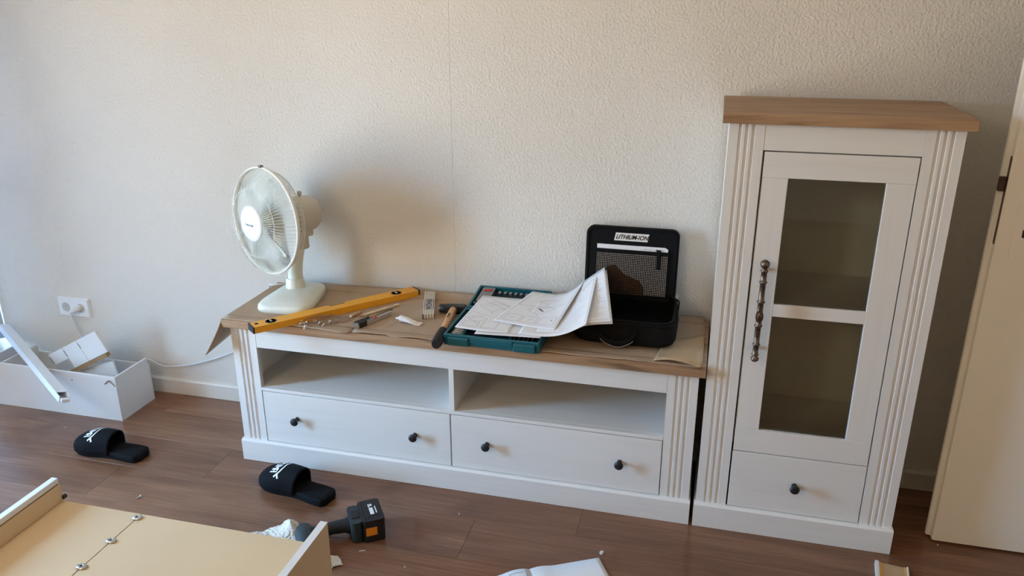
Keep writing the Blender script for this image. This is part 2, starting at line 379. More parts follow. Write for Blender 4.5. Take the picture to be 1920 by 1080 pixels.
bn.links.new(bt_.outputs[0], bx_.inputs[1]); bn.links.new(bd_.outputs[0], bx_.inputs[2]); bn.links.new(bx_.outputs[0], bo_.inputs[0]); MATS['screen_fabric'] = bm_
cur = thing('sheer_curtain', 'sheer white curtain hanging in the window corner at the left edge', 'curtain', (XL+.03, -.30, .165))
MB().grid(lambda u, v: (-.022+.012*math.sin(u*58)*(.6+.4*(1-v)), -.30+.597*u, .66*v), 80, 6).build('cloth', 'sheer_curtain', cur)
MB().tube([(-.02, -.31, .665), (-.02, .295, .665)], .010, 10).build('curtain_rod', 'window_frame', cur)

rb0 = struct(MB().grid(lambda u, v: (XL-.042, -1.12+1.119*u, .82+.92*v), 2, 2).grid(lambda u, v: (XL-.042, -1.12+.54*u, .16+.66*v), 2, 2)  .build('light_screen', 'screen_fabric'))   # unseen screen added to dim the corner panes and tint their light

# the room door, standing open along the back wall
dx0, dx1, dyf, dyb = 2.300, 3.13, -.303, -.263
dr = struct(bpy.data.objects.new('door_1', None)); COL.objects.link(dr); dr.location = (dx1, (dyf+dyb)/2, 0)
D0 = tuple(dr.location)
leaf = MB(); # rebated free edge: the room-side face is wider than the back of the leaf
leaf.prism([(dx0+.004, dyf), (dx1, dyf), (dx1, dyb), (dx0-.014, dyb), (dx0-.014, dyb-.014), (dx0-.002, dyb-.016), (dx0-.002, dyf+.003)], .008, 2.02)
leaf.build('leaf', 'door_paint', dr, off=D0, bevel=.0015)
MB().prism(rrect(-.0075, .0075, -.118, .118, .006), 0, .0015, M=frame((dx0-.0025, dyf+.0125, 1.065), (0, 1, 0), (0, 0, 1))).build('lock_faceplate', 'dark_steel', dr, off=D0)
MB().box(dx0-.019, dx0-.002, dyf+.011, dyf+.024, 1.090, 1.128).build('latch', 'dark_steel', dr, off=D0, bevel=.002)
es = MB().prism(rrect(dx0+.034, dx0+.085, .905, 1.135, .022), 0, .0022, M=Matrix(((1, 0, 0, 0), (0, 0, -1, dyf), (0, 1, 0, 0), (0, 0, 0, 1))))
es.build('escutcheon', 'door_paint', dr, off=D0, bevel=.0018)
MB().prism(rrect(dx0+.0555, dx0+.0635, .972, .995, .0038), 0, .0026, M=Matrix(((1, 0, 0, 0), (0, 0, -1, dyf), (0, 1, 0, 0), (0, 0, 0, 1)))).build('keyhole', 'black_plastic', dr, off=D0)

# unseen lamp and fixture added behind the camera as warm fill
lamp = thing('fill_lamp', 'unseen fill lamp added under the ceiling behind the camera', 'lamp', (-.4, -3.6, ZC))
MB().lathe([(.06, 0), (.06, -.03), (.02, -.035)], 24).build('fill_lamp_rose', 'lamp_shade', lamp)
MB().tube([(0, 0, -.03), (0, 0, -.10)], .004, 8).build('flex', 'cord_white', lamp); MB().lathe([(.022, -.10), (.022, -.14), (.012, -.145)], 18).build('fill_lamp_holder', 'lamp_shade', lamp)
ld = bpy.data.lights.new('fill_light', 'POINT'); ld.energy = FILL_W; ld.color = (1.0, .89, .70); ld.shadow_soft_size = .22
lo = bpy.data.objects.new('fill_light', ld); COL.objects.link(lo); lo.location = (-.4, -3.6, ZC-.28)

# ================================================================== white furniture with oak tops
YA, YB, YC = -.398, -.3846, -.405
ZP, TT = .0826, .0286
def pilaster(x0, x1, z0, z1, root, O):
    c = (x0+x1)/2; pts = [(x0, YB+.018), (x0, YB)]
    for g in (-.017, 0, .017):
        pts += [(c+g-.0048, YB), (c+g-.0030, YB+.0042), (c+g+.0030, YB+.0042), (c+g+.0048, YB)]
    pts += [(x1, YB), (x1, YB+.018)]
    return MB().prism(pts, z0, z1).build('fluted_pilaster', 'white_pine_upright', root, off=O)
def plinth(x0, x1, root, O):
    pr = [(0, 0), (0, ZP-.005), (.0075, ZP), (.022, ZP), (.022, 0)]
    M = Matrix(((0, 0, 1, 0), (1, 0, 0, YA), (0, 1, 0, 0), (0, 0, 0, 1)))
    m = MB().prism(pr, x0, x1, M=M)
    m.box(x0, x0+.018, YA+.022, -.03, 0, ZP); m.box(x1-.018, x1, YA+.022, -.03, 0, ZP)
    return m.build('plinth', 'white_pine', root, off=O, bevel=.0012)
def knob(parent, x, z, O):
    M = frame((x, YB, z), (1, 0, 0), (0, 0, 1))
    return MB().lathe([(.008, -.001), (.0075, .004), (.005, .009), (.0052, .014), (.012, .018), (.0145, .0225), (.0135, .0265), (.008, .029), (0, .0295)], 20, M).build('knob', 'black_knob', parent, off=O)
def drawer(root, x0, x1, z0, z1, knobs, O):
    d = MB().box(x0, x1, YB+.0008, YB+.018, z0, z1).build('drawer', 'white_pine', root, off=O, bevel=.0012)
    MB().box(x0+.02, x1-.02, YB+.019, -.07, z0+.02, z0+.12).build('drawer_box', 'white_board', d, off=O)
    for kx, kz in knobs: knob(d, kx, kz, O)
    return d

# ---- low TV board
O = (.7865, -.21, 0); zt = .5168
lb = thing('tv_lowboard', 'long low white TV board with oak top, two drawers and two open compartments', 'sideboard', O)
MB().box(-.0135, 1.5865, YC, -.02, zt, zt+TT).build('top_board', 'oak', lb, off=O, bevel=.001)
pilaster(.005, .097, ZP, zt, lb, O); pilaster(1.477, 1.568, ZP, zt, lb, O); plinth(0, 1.573, lb, O)
MB().box(.0975, 1.4765, YB+.0006, YB+.018, .4445, zt-.0002).build('top_rail', 'white_pine', lb, off=O, bevel=.001)
MB().box(.007, .045, YB+.0185, -.03, ZP, zt-.0004).build('side_panel', 'white_pine', lb, off=O)
MB().box(1.528, 1.566, YB+.0185, -.03, ZP, zt-.0004).build('side_panel', 'white_pine', lb, off=O)
MB().box(.0455, 1.5275, -.036, -.031, .05, zt-.0006).build('back_panel', 'white_pine', lb, off=O)
MB().box(.0455, 1.5275, YB+.0186, -.037, .2816, .2935).box(.0975, 1.4765, YB-.0005, YB+.0186, .2816, .2935).build('shelf', 'white_pine', lb, off=O, bevel=.001)
MB().box(.785, .802, YB+.001, -.037, .2937, .4444).box(.785, .802, YB+.019, -.037, .445, zt-.001).build('divider', 'white_pine_upright', lb, off=O, bevel=.0008)
MB().box(.785, .802, YB+.02, -.037, .05, .2814).box(.0455, 1.5275, YB+.02, -.037, .03, .048).build('carcass_bottom', 'white_pine', lb, off=O)
drawer(lb, .0995, .7845, .0846, .2785, [(.2241, .1855), (.6599, .1855)], O)
drawer(lb, .7885, 1.4745, .0846, .2785, [(.9115, .1865), (1.3466, .1860)], O)

# ---- glass-fronted cabinet
O = (1.8735, -.21, 0); zv = 1.257; X0, X1 = 1.5842, 2.1633
vc = thing('display_cabinet', 'tall white display cabinet with glazed door, oak top and one drawer', 'cabinet', O)
MB().box(X0-.0135, X1+.0135, YC, -.02, zv, zv+TT).build('top_board', 'oak', vc, off=O, bevel=.001)
pilaster(X0+.005, X0+.096, ZP, zv, vc, O); pilaster(X1-.096, X1-.005, ZP, zv, vc, O); plinth(X0, X1, vc, O)
xi0, xi1 = X0+.0962, X1-.0962
MB().box(xi0, xi1, YB+.0006, YB+.018, 1.187, zv-.0002).build('top_rail', 'white_pine', vc, off=O, bevel=.001)
MB().box(X0+.007, X0+.045, YB+.0185, -.03, ZP, zv-.0004).build('side_panel', 'white_pine_upright', vc, off=O)
MB().box(X1-.045, X1-.007, YB+.0185, -.03, ZP, zv-.0004).build('side_panel', 'white_pine_upright', vc, off=O)
MB().box(X0+.0455, X1-.0455, -.036, -.031, .05, zv-.0006).build('back_panel', 'white_pine_upright', vc, off=O)
MB().box(X0+.0455, X1-.0455, -.350, -.037, .7300, .7480).build('shelf', 'white_pine', vc, off=O, bevel=.001)
MB().box(X0+.0455, X1-.0455, YB+.03, -.037, .294, .310).build('carcass_bottom', 'white_pine', vc, off=O)
MB().box(X0+.0455, X1-.0455, YB+.0185, -.037, zv-.02, zv-.001).build('carcass_top', 'white_pine', vc, off=O)
# door: two stiles, two rails, pane, long handle
dz0, dz1, gz0, gz1, gx0, gx1, ddx0, ddx1 = .2805, 1.1835, .3570, 1.1150, 1.7520, 1.9945, 1.6855, 2.0640
ya, yb_ = YB+.0012, YB+.0195
dd = MB().box(ddx0, ddx1, ya, yb_, gz1, dz1).build('door', 'white_pine', vc, off=O, bevel=.0012)
MB().box(ddx0, ddx1, ya, yb_, dz0, gz0).build('bottom_rail', 'white_pine', dd, off=O, bevel=.0012)
MB().box(ddx0, gx0, ya+.0007, yb_, gz0+.0002, gz1-.0002).build('stile', 'white_pine_upright', dd, off=O, bevel=.0012)
MB().box(gx1, ddx1, ya+.0007, yb_, gz0+.0002, gz1-.0002).build('stile', 'white_pine_upright', dd, off=O, bevel=.0012)
MB().box(gx0-.004, gx1+.004, ya+.010, ya+.0135, gz0-.004, gz1+.004).build('pane', 'cabinet_glass', dd, off=O)
MB().box(gx0+.0002, gx1-.0002, ya+.0010, ya+.0095, .7205, .7575).build('glazing_bar', 'white_pine', dd, off=O, bevel=.0008)
hx, hy, hz0, hz1 = 1.7155, -.414, .5915, .8955
L = hz1-hz0
hp = [(0, 0), (.006, .001), (.0105, .005), (.0115, .0095), (.0095, .014), (.0062, .0175), (.0062, .019), (.0098, .021), (.0098, .0245), (.0075, .027), (.0078, .050), (.0105, .052), (.0105, .0555), (.0078, .0575), (.0080, .107),
      (.0110, .109), (.0110, .1125), (.0082, .115), (.0082, .168), (.0082, .178), (.0110, .180), (.0110, .1835), (.0080, .1855), (.0078, .236), (.0108, .238), (.0108, .2415), (.0078, .2435), (.0078, .268), (.0100, .270), (.0100, .274), (.0068, .277), (.0068, .280), (.0105, .2835), (.0128, .2905), (.0115, .298), (.006, .303), (0, .304)]
hb = MB().lathe(hp, 20, Matrix.Translation((hx, hy, hz0))).build('handle', 'aged_pewter', dd, off=O)
# (handle parts sit at the third level only as part of its own mesh)
hm = MB()
hm.add(*(lambda r: (r.V, r.F))(MB().lathe([(0, .0105), (.005, .010), (.0085, .0075), (.0100, .004), (.0100, 0)], 20, Matrix.Translation((hx, hy, hz0+.140)) @ Matrix.Rotation(PI/2, 4, 'X') @ Matrix.Diagonal((1, 1.75, 1, 1)))), smooth=True)
hm.lathe([(.0104, .0088), (.0108, .0068), (.0104, .0050)], 24, Matrix.Translation((hx, hy, hz0+.140)) @ Matrix.Rotation(PI/2, 4, 'X') @ Matrix.Diagonal((1.0, 1.75, 1, 1)))
hm.build('handle_cartouche', 'aged_pewter', dd, off=O)
for zz in (.033, .268): MB().tube([(hx, hy+.003, hz0+zz), (hx, ya+.001, hz0+zz)], .005, 10).build('handle_post', 'aged_pewter', dd, off=O)
drawer(vc, 1.6850, 2.0645, .0846, .2775, [(1.8722, .1842)], O)
for zz in (.42, 1.03): MB().box(2.046, 2.060, YB+.021, YB+.075, zz, zz+.05).build('hinge', 'zinc', vc, off=O)

# ================================================================== cardboard on the low board
ZT = zt+TT                      # top of the oak board (.5454)
CB = .003
cbx = thing('cardboard_sheet', 'brown cardboard covering the whole oak top of the low board', 'cardboard', (.78, -.21, ZT))
O = tuple(cbx.location)
def jag(pts, amp=.0018, step=.02):
    out = []
    for a, b in zip(pts[:-1], pts[1:]):
        n = max(1, int(math.hypot(b[0]-a[0], b[1]-a[1])/step))
        for k in range(n): out.append((a[0]+(b[0]-a[0])*k/n+random.uniform(-amp, amp)*.4, a[1]+(b[1]-a[1])*k/n+random.uniform(-amp, amp)))
    return out+[pts[-1]]
front1 = jag([(-.011, -.399), (.10, -.402), (.20, -.404), (.325, -.413), (.40, -.418), (.452, -.422), (.462, -.4035)])
front2 = jag([(.4624, -.401), (.508, -.4035), (.545, -.403), (.58, -.396), (.60, -.404), (.70, -.401), (.76, -.404), (.7756, -.402)])
front3 = jag([(.776, -.399), (.95, -.397), (1.10, -.401), (1.25, -.399), (1.40, -.396), (1.574, -.398)])
for fr_, lift in ((front1, [0, 0, .002, .006, .004, .006, .004, .001]), (front2, [0, .005, .003, .0, .005, .005, .002, 0]), (front3, [0, .002, 0, .003, 0, .002, 0, 0])):
    x0, x1 = fr_[0][0], fr_[-1][0]
    MB().prism([(x0, -.366), (x1, -.366), (x1, -.025), (x0, -.025)], ZT, ZT+CB).build('sheet', 'cardboard', cbx, off=O)
    nfr = len(fr_)-1
    def edge(u, v):
        i = min(int(u*nfr+1e-6), nfr-1); f = u*nfr-i; px_ = fr_[i][0]+(fr_[i+1][0]-fr_[i][0])*f; py_ = fr_[i][1]+(fr_[i+1][1]-fr_[i][1])*f
        k = u*(len(lift)-1); j = min(int(k), len(lift)-2); lz = lift[j]+(lift[j+1]-lift[j])*(k-j)
        return (px_, -.3655+(py_+.3655)*v, ZT+.0015+lz*v*v)
    MB().grid(edge, nfr, 4).build('torn_edge', 'cardboard', cbx, off=O, solid=CB)
# rear edge curling up the wall, crease ridges, hanging left flap
def curl(u, v):
    x = .09+1.48*u; a = .008+.012*math.sin(PI*u)**2*(1 if u < .55 else .35)
    return (x, -.06+.042*v, ZT+CB+.0005+a*v*v)
MB().grid(curl, 40, 5).build('curled_edge', 'cardboard', cbx, off=O, solid=.0022)
for (a, b) in (((.545, -.398), (.625, -.03)), ((.556, -.398), (.636, -.03)), ((.735, -.10), (.80, -.03))):
    MB().tube([(a[0], a[1], ZT+CB-.0008), (b[0], b[1], ZT+CB-.0008)], .0018, 6).build('crease', 'cardboard_crease', cbx, off=O)
def flap(u, v):    # u along depth, v downwards
    y = -.400+.33*u; dz = -.115*(1-.30*u)*v; return (-.012-.030*v-.012*v*v, y-.055*v*(1-u), ZT+.001+dz)
MB().grid(flap, 10, 6).build('flap', 'cardboard', cbx, off=O, solid=.003)
cp = thing('cardboard_piece', 'pale loose cardboard piece with faded print at the low board right end', 'cardboard', (1.505, -.34, ZT+CB))
pv = [(-.0735, -.048), (.068, -.062), (.071, .19), (-.05, .10)]
def piece(u, v):
    x = (1-v)*(pv[0][0]+(pv[1][0]-pv[0][0])*u)+v*(pv[3][0]+(pv[2][0]-pv[3][0])*u); y = (1-v)*(pv[0][1]+(pv[1][1]-pv[0][1])*u)+v*(pv[3][1]+(pv[2][1]-pv[3][1])*u)
    return (x, y, .0015+.011*(1-v)**2*math.sin(min(1, u*1.15)*PI)**.8 if u < .87 else .0015)
MB().grid(piece, 16, 8).build('board', 'cardboard_pale', cp, solid=.0028)
rb = MB(); ribbons(rb, piece, [[(.12+.06*math.cos(a*.4), .30+.17*math.sin(a*.4)) for a in range(4, 16)], [(.10, .36), (.14, .30), (.17, .38)], [(.09, .26), (.15, .22)]], .004, .0019, 2)
rb.build('print', 'cardboard', cp)

ZS = ZT+CB+.0005               # surface things lie on

# ================================================================== table fan
FO = (.135, -.17, ZS)
fan = thing('table_fan', 'cream white table fan with round wire cage on the cardboard', 'fan', FO)
bs = MB(); Mb = Matrix.Translation((.150, -.190, ZS)) @ Matrix.Rotation(math.radians(5), 4, 'Z')
def base_ring(s, z):
    pts = []
    for k in range(48):
        a = 2*PI*k/48; c, q = math.cos(a), math.sin(a); e = 2/4.6
        x = .090*s*math.copysign(abs(c)**e, c); y = .134*s*math.copysign(abs(q)**e, q); x *= 1-.16*(y/.138); pts.append((x, y, z))
    return pts
rings = [base_ring(.97, 0), base_ring(1, .008), base_ring(.985, .020), base_ring(.93, .027), base_ring(.90, .027), base_ring(.86, .031), base_ring(.5, .0365), base_ring(.2, .038)]
vs = [p for r in rings for p in r]; n48 = 48
bs.add(vs, [(i*n48+k, i*n48+(k+1) % n48, (i+1)*n48+(k+1) % n48, (i+1)*n48+k) for i in range(len(rings)-1) for k in range(n48)], True, Mb)
bs.add(rings[-1], [tuple(range(n48))], True, Mb); bs.add(rings[0], [tuple(range(n48))[::-1]], False, Mb)
bs.build('base', 'fan_plastic', fan, off=FO)
Cf = Vector((.0912, -.2349, .8503)); az, el = math.radians(245.08), math.radians(2.28)
Ff = Vector((math.cos(el)*math.cos(az), math.cos(el)*math.sin(az), math.sin(el)))
uf = Ff.cross(Vector((0, 0, 1))).normalized()
MF = frame(Cf, uf, uf.cross(Ff))   # local y up, local z along the fan axis towards the front
if (MF.to_3x3() @ Vector((0, 0, 1))).dot(Ff) < 0: MF = frame(Cf, -uf, uf.cross(Ff))
MB().lathe([(.036, 0), (.0345, .012), (.0305, .035), (.0300, .038)], 28, Matrix.Translation((.130, -.145, ZS+.034))).build('collar', 'fan_plastic', fan, off=FO)
MB().tube(sm([(.130, -.145, ZS+.06), (.136, -.141, ZS+.12), (.147, -.135, ZS+.175), (.155, -.128, ZS+.20)], 10), [.0265, .026, .0255, .025, .0245, .024, .0235, .023, .0225, .022, .022], 20).build('pole', 'fan_plastic', fan, off=FO)
MB().box(-.021, .021, -.024, .020, -.03, .075, Matrix.Translation((.158, -.124, ZS+.205)) @ Matrix.Rotation(az+PI/2, 4, 'Z')).build('neck', 'fan_motor', fan, off=FO, bevel=.007, seg=3)
MB().lathe([(.052, -.055), (.066, -.060), (.0665, -.10), (.065, -.165), (.062, -.185), (.053, -.198), (.034, -.205), (0, -.207)][::-1], 36, MF).build('motor_housing', 'fan_motor', fan, off=FO)
MB().box(-.034, .034, -.078, -.04, -.175, -.065, MF).build('gear_housing', 'fan_motor', fan, off=FO, bevel=.008, seg=3)
MB().lathe([(.0065, .060), (.0065, .072), (.0085, .074), (.0085, .082), (.005, .084)], 14, MF @ Matrix.Translation((0, 0, -.145)) @ Matrix.Rotation(-PI/2, 4, 'X')).build('swing_knob', 'fan_motor', fan, off=FO)
# blades
def blade(a0):
    def f(u, v):
        r = .028+.125*u; wv = .34+.55*math.sin(min(1, u*1.05)*PI*.62); a = a0+(v-.5)*wv*1.55+u*.28; return (r*math.cos(a), r*math.sin(a), -.018+(v-.5)*.030)
    return MB().grid(f, 10, 8, MF)
for q in range(3): blade(q*2*PI/3+.4).build('blade', 'fan_blade', fan, off=FO, solid=.0015)
MB().lathe([(.030, -.040), (.031, -.010), (.026, .006), (0, .010)], 24, MF).build('hub', 'fan_plastic', fan, off=FO)
# cage: front and rear wire grilles, rim band, badge
RR = .182
fp = [(.058, .053), (.085, .0525), (.118, .049), (.148, .040), (.168, .027), (.178, .012), (.1815, .001)]
rp = [(.060, -.062), (.095, -.061), (.130, -.056), (.156, -.046), (.172, -.030), (.180, -.012), (.1815, -.001)]
def grille(prof, n, ringr, wr, tw=0.0):
    m = MB()
    for k in range(n):
        a = 2*PI*k/n; m.tube([(r*math.cos(a+tw*(i/6)), r*math.sin(a+tw*(i/6)), z) for i, (r, z) in enumerate(prof)], wr, 4, MF, caps=False)
    for r, z in ringr: m.tube([(r*math.cos(2*PI*k/56), r*math.sin(2*PI*k/56), z) for k in range(56)], .0014, 5, MF, closed=True)
    return m
grille(fp, 84, [(.118, .0475), (.060, .052)], .00065).build('front_grille', 'fan_wire', fan, off=FO)
grille(rp, 72, [(.130, -.0575), (.165, -.0395), (.064, -.063)], .00065).build('rear_grille', 'fan_wire', fan, off=FO)
MB().lathe([(.179, -.0055), (.1850, -.0055), (.1862, -.002), (.1862, .002), (.1850, .0055), (.179, .0055), (.179, -.0055)], 72, MF).build('rim_band', 'fan_wire', fan, off=FO)
MB().lathe([(.066, -.066), (.066, -.060), (.030, -.058)], 30, MF).build('rear_plate', 'fan_motor', fan, off=FO)
bd = MB().lathe([(.0615, .049), (.0615, .0535), (.058, .0575), (.04, .0605), (0, .0615)], 40, MF).build('badge', 'badge_white', fan, off=FO)
cl = MB().box(-.006, .006, -.004, .004, -.004, .010, MF @ Matrix.Translation((0, .187, 0))).build('cage_clip', 'ink_grey', fan, off=FO, bevel=.001)
toff = Matrix.Translation((-FO[0], -FO[1], -FO[2]))
text('badge_lettering', 'Duracraft', .0125, 'badge_ink', bd, toff @ MF @ Matrix.Translation((-.004, -.004, .0617)), shear=.3, sx=.95)
# cord from the base, over the left end, to the wall socket
cord = thing('fan_cord', 'thin white power cord sagging from low board to wall socket', 'cord', (-.6, -.02, 0))
CO = tuple(cord.location)
pts = [(.12, -.045, ZS+.012), (.06, -.05, ZS+.010), (.012, -.085, ZS+.012), (-.022, -.075, ZS+.004), (-.045, -.03, .50), (-.10, -.018, .33), (-.17, -.016, .262), (-.256, -.016, .225), (-.352, -.016, .183), (-.457, -.016, .147), (-.5616, -.016, .1254), (-.6125, -.016, .127), (-.66, -.017, .146), (-.703, -.016, .126), (-.80, -.016, .095), (-.88, -.016, .096), (-.945, -.016, .150), (-.983, -.014, .2135), (-1.0075, -.012, .285), (-1.003, -.020, .318), (-.988, -.032, .335)]
MB().tube(sm(pts, 120), .0032, 8).build('cable', 'cord_white', cord, off=CO)
MB().tube([(-.992, -.034, .333), (-.978, -.034, .3405), (-.966, -.022, .3455), (-.966, -.006, .3455)], [.006, .010, .0135, .0165], 14).build('plug', 'cord_white', cord, off=CO)

# ================================================================== wall socket
ws = thing('wall_socket', 'white double wall socket with one plug in, low on the wall', 'socket', (-.995, 0, .345))
WM = Matrix(((1, 0, 0, 0), (0, 0, -1, 0), (0, 1, 0, 0), (0, 0, 0, 1)))
pa = [(-.078, -.042), (.078, -.042), (.078, .042), (-.078, .042)]; pb = [(-.073, -.0365), (.073, -.0365), (.073, .0365), (-.073, .0365)]
pm_ = MB(); vv = [(x, y, 0) for x, y in pa]+[(x, y, .004) for x, y in pa]+[(x, y, .012) for x, y in pb]
pm_.add(vv, [(i, (i+1) % 4, 4+(i+1) % 4, 4+i) for i in range(4)]+[(4+i, 4+(i+1) % 4, 8+(i+1) % 4, 8+i) for i in range(4)], False, WM)
for sxx in (-.0365, .0365):
    sq, ci = [], []
    for k in range(32):
        a = 2*PI*(k+.5)/32; c, q = math.cos(a), math.sin(a); f = .0365/max(abs(c), abs(q)); sq.append((sxx+c*f, q*f, .012)); ci.append((sxx+c*.0205, q*.0205, .012))
    pm_.add(sq+ci, [(k, (k+1) % 32, 32+(k+1) % 32, 32+k) for k in range(32)], False, WM)
    for cxx, cyy in ((1, 1), (-1, 1), (-1, -1), (1, -1)):
        near = sorted(range(32), key=lambda k: (sq[k][0]-sxx-cxx*.0365)**2+(sq[k][1]-cyy*.0365)**2)[:2]
        pm_.add([sq[near[0]], sq[near[1]], (sxx+cxx*.0365, cyy*.0365, .012)], [(0, 1, 2)], False, WM)
pm_.build('face_plate', 'socket_white', ws)
for sxx in (-.0365, .0365):
    well = MB().lathe([(.0205, .012), (.0200, .003), (0, .003)], 32, WM @ Matrix.Translation((sxx, 0, 0))).build('well', 'socket_well', ws)
    for hz_ in (-.0095, .0095): MB().lathe([(0, .0036), (.0028, .0034)], 12, WM @ Matrix.Translation((sxx+.002, hz_, 0))).build('contact_hole', 'black_plastic', well)
    for sy_ in (-1, 1): MB().box(sxx-.003, sxx+.003, sy_*.0195-.001, sy_*.0195+.001, .004, .0115, WM).build('earth_clip', 'zinc', well)

# ================================================================== spirit level
p0, p1 = Vector((.149, -.484, 0)), Vector((.5465, -.0215, 0)); ld_ = (p1-p0).normalized(); LL = (p1-p0).length
lv = thing('spirit_level', 'yellow aluminium spirit level lying diagonally past the fan, jutting over the edge', 'spirit level', (*((p0+p1)/2).xy, ZS), math.atan2(ld_.y, ld_.x))
H = .0225; W2 = .0245
body = MB(); nx0, nx1 = -.028, .034
prf = [(-LL/2+.006, -W2), (LL/2-.006, -W2), (LL/2-.006, W2), (nx1, W2), (nx1-.004, W2-.010), (nx0+.004, W2-.010), (nx0, W2), (-LL/2+.006, W2)]
body.prism(prf, .0003, H); body.build('body', 'level_yellow', lv, bevel=.0012)
for sg in (-1, 1): MB().box(min(sg*LL/2, sg*(LL/2-.0065)), max(sg*LL/2, sg*(LL/2-.0065)), -W2-.0006, W2+.0006, 0, H+.0006).build('end_cap', 'black_plastic', lv, bevel=.002)
for cx in (-.236, .222):
    rg = MB().lathe([(.0145, H), (.0150, H+.0006), (.0185, H+.0006), (.0190, H)], 30, Matrix.Translation((cx, 0, 0))).build('vial_ring', 'black_plastic', lv)
    MB().lathe([(0, H+.0003), (.0147, H+.0003)], 30, Matrix.Translation((cx, 0, 0))).build('vial_window', 'case_inner', rg)
    MB().tube([(cx, -.010, H+.0006), (cx, .010, H+.0006)], .0035, 10).build('vial', 'vial', rg)
MB().box(nx0+.004, nx1-.004, W2-.0125, W2-.0102, H-.010, H+.0004).build('centre_vial_block', 'black_plastic', lv)
MB().tube([(nx0+.010, W2-.010, H-.006), (nx1-.010, W2-.010, H-.006)], .0045, 10).build('centre_vial', 'vial', lv)
MB().lathe([(0, H+.0002), (.0065, H+.0002)], 20, Matrix.Translation((-.283, .004, 0))).build('hanging_hole', 'black_plastic', lv)

# ================================================================== small tools on the cardboard
def flat_root(name, label, cat, a, b, z=ZS):
    a, b = Vector((*a, 0)), Vector((*b, 0)); d = b-a
    return thing(name, label, cat, (*((a+b)/2).xy, z), math.atan2(d.y, d.x)), d.length
# clear plastic bag of fittings
pb_ = thing('plastic_bag', 'small crumpled clear plastic bag of fittings in front of the yellow level', 'bag', (.337, -.358, ZS))
bo = [(-.055, .005), (-.035, .045), (.0, .058), (.05, .062), (.055, .075), (.040, .035), (.012, -.02), (.02, -.05), (-.02, -.045)]
def bagf(u, v):
    x = -.07+.155*u; hw = .012+.028*math.sin(PI*min(1, u*1.02))**.7*(1 if u < .8 else .8); y = -.028+.075*u+(v-.5)*2*hw
    h = .022*math.sin(PI*v)*math.sin(PI*min(1, u*.95+.03))**.6+.0045*math.sin(u*41+v*17)*math.sin(v*29+u*9)
    return (x, y, max(.0006, h+.001))
bg = MB().grid(bagf, 22, 14, smooth=False)
bg.build('film', 'clear_bag', pb_)
for (a, b, c, r) in ((-.055, -.035, .006, .005), (-.032, -.052, .005, .006), (.0, -.015, .006, .005), (.028, .006, .006, .006), (.02, -.024, .005, .004), (-.02, -.005, .006, .005), (.045, .02, .005, .004)):
    MB().lathe([(r*.5, -.004), (r, -.003), (r, .002), (r*.45, .004), (r*.45, .012), (0, .0125)], 8, Matrix.Translation((a, b, c)) @ Matrix.Rotation(random.uniform(.8, 2), 4, 'X') @ Matrix.Rotation(random.uniform(0, 6), 4, 'Z')).build('fitting', 'fitting_clear', pb_)
# carpenter's pencil, pencil stub
pc, Lp = flat_root('carpenter_pencil', 'long pale flat carpenter pencil beside the yellow level', 'pencil', (.4385, -.281), (.5235, -.143))
MB().prism(rrect(-.0058, .0058, 0, .0066, .0025, 3), -Lp/2+.014, Lp/2, M=Matrix(((0, 0, 1, 0), (1, 0, 0, 0), (0, 1, 0, 0), (0, 0, 0, 1)))).build('shaft', 'pencil_paint', pc)
MB().lathe([(.0050, 0), (.0018, .011)], 8, Matrix.Translation((-Lp/2+.014, 0, .0033)) @ Matrix.Rotation(-PI/2, 4, 'Y')).build('sharpened_wood', 'pencil_wood', pc)
MB().lathe([(.0019, .0105), (.0004, .015)], 8, Matrix.Translation((-Lp/2+.014, 0, .0033)) @ Matrix.Rotation(-PI/2, 4, 'Y')).build('lead', 'ink_dark', pc)
pr_ = MB()
for k in range(5): pr_.box(.030+k*.006, .0345+k*.006, -.002, .002, .0066, .0068)
pr_.build('print', 'ink_grey', pc)['kind'] = 'stuff'
st, Ls = flat_root('pencil_stub', 'short stub of pale wood left of the carpenter pencil', 'wood stub', (.4120, -.2960), (.4265, -.2480))
MB().tube([(-Ls/2, 0, .006), (-Ls/2+.002, 0, .006), (Ls/2-.002, 0, .006), (Ls/2, 0, .006)], [.005, .006, .006, .005], 8).build('stub_body', 'pencil_wood', st)
MB().tube([(-Ls/2-.0012, 0, .006), (-Ls/2+.006, 0, .006)], [.0052, .0062], 8).build('stub_tip', 'rule_wood', st)
# cutter knife
kn, Lk = flat_root('utility_knife', 'grey and black snap-off cutter knife with red slider on the cardboard', 'knife', (.4655, -.3745), (.5310, -.2290))
MB().prism([(-Lk/2+.004, -.012), (Lk/2-.008, -.0085), (Lk/2, -.003), (Lk/2, .004), (-Lk/2+.05, .011), (-Lk/2+.004, .012)], .001, .014).build('handle', 'knife_grey', kn, bevel=.003, seg=3)
MB().prism([(-Lk/2+.006, -.0128), (-Lk/2+.040, -.0128), (-Lk/2+.050, .0005), (-Lk/2+.072, .0125), (-Lk/2+.006, .0135)], .001, .0185).build('grip', 'black_plastic', kn, bevel=.002)
MB().box(-Lk/2+.05, Lk/2+.012, .0025, .0075, .0125, .0150).build('blade_slot', 'black_plastic', kn, bevel=.0008)
MB().lathe([(.0065, .013), (.0065, .0165), (.0045, .018), (0, .0182)], 16, Matrix.Translation((.002, -.0045, 0))).build('slider', 'knife_red', kn)
MB().prism([(-Lk/2-.003, -.008), (-Lk/2+.007, -.0108), (-Lk/2+.007, .0125), (-Lk/2-.003, .010)], .0015, .0155).build('end_cap', 'chrome', kn, bevel=.002)
for k in range(7): MB().box(-Lk/2+.052+k*.0055, -.0+-Lk/2+.0545+k*.0055, -.0095, -.001, .0138, .0150).build('grip_rib', 'ink_grey', kn)
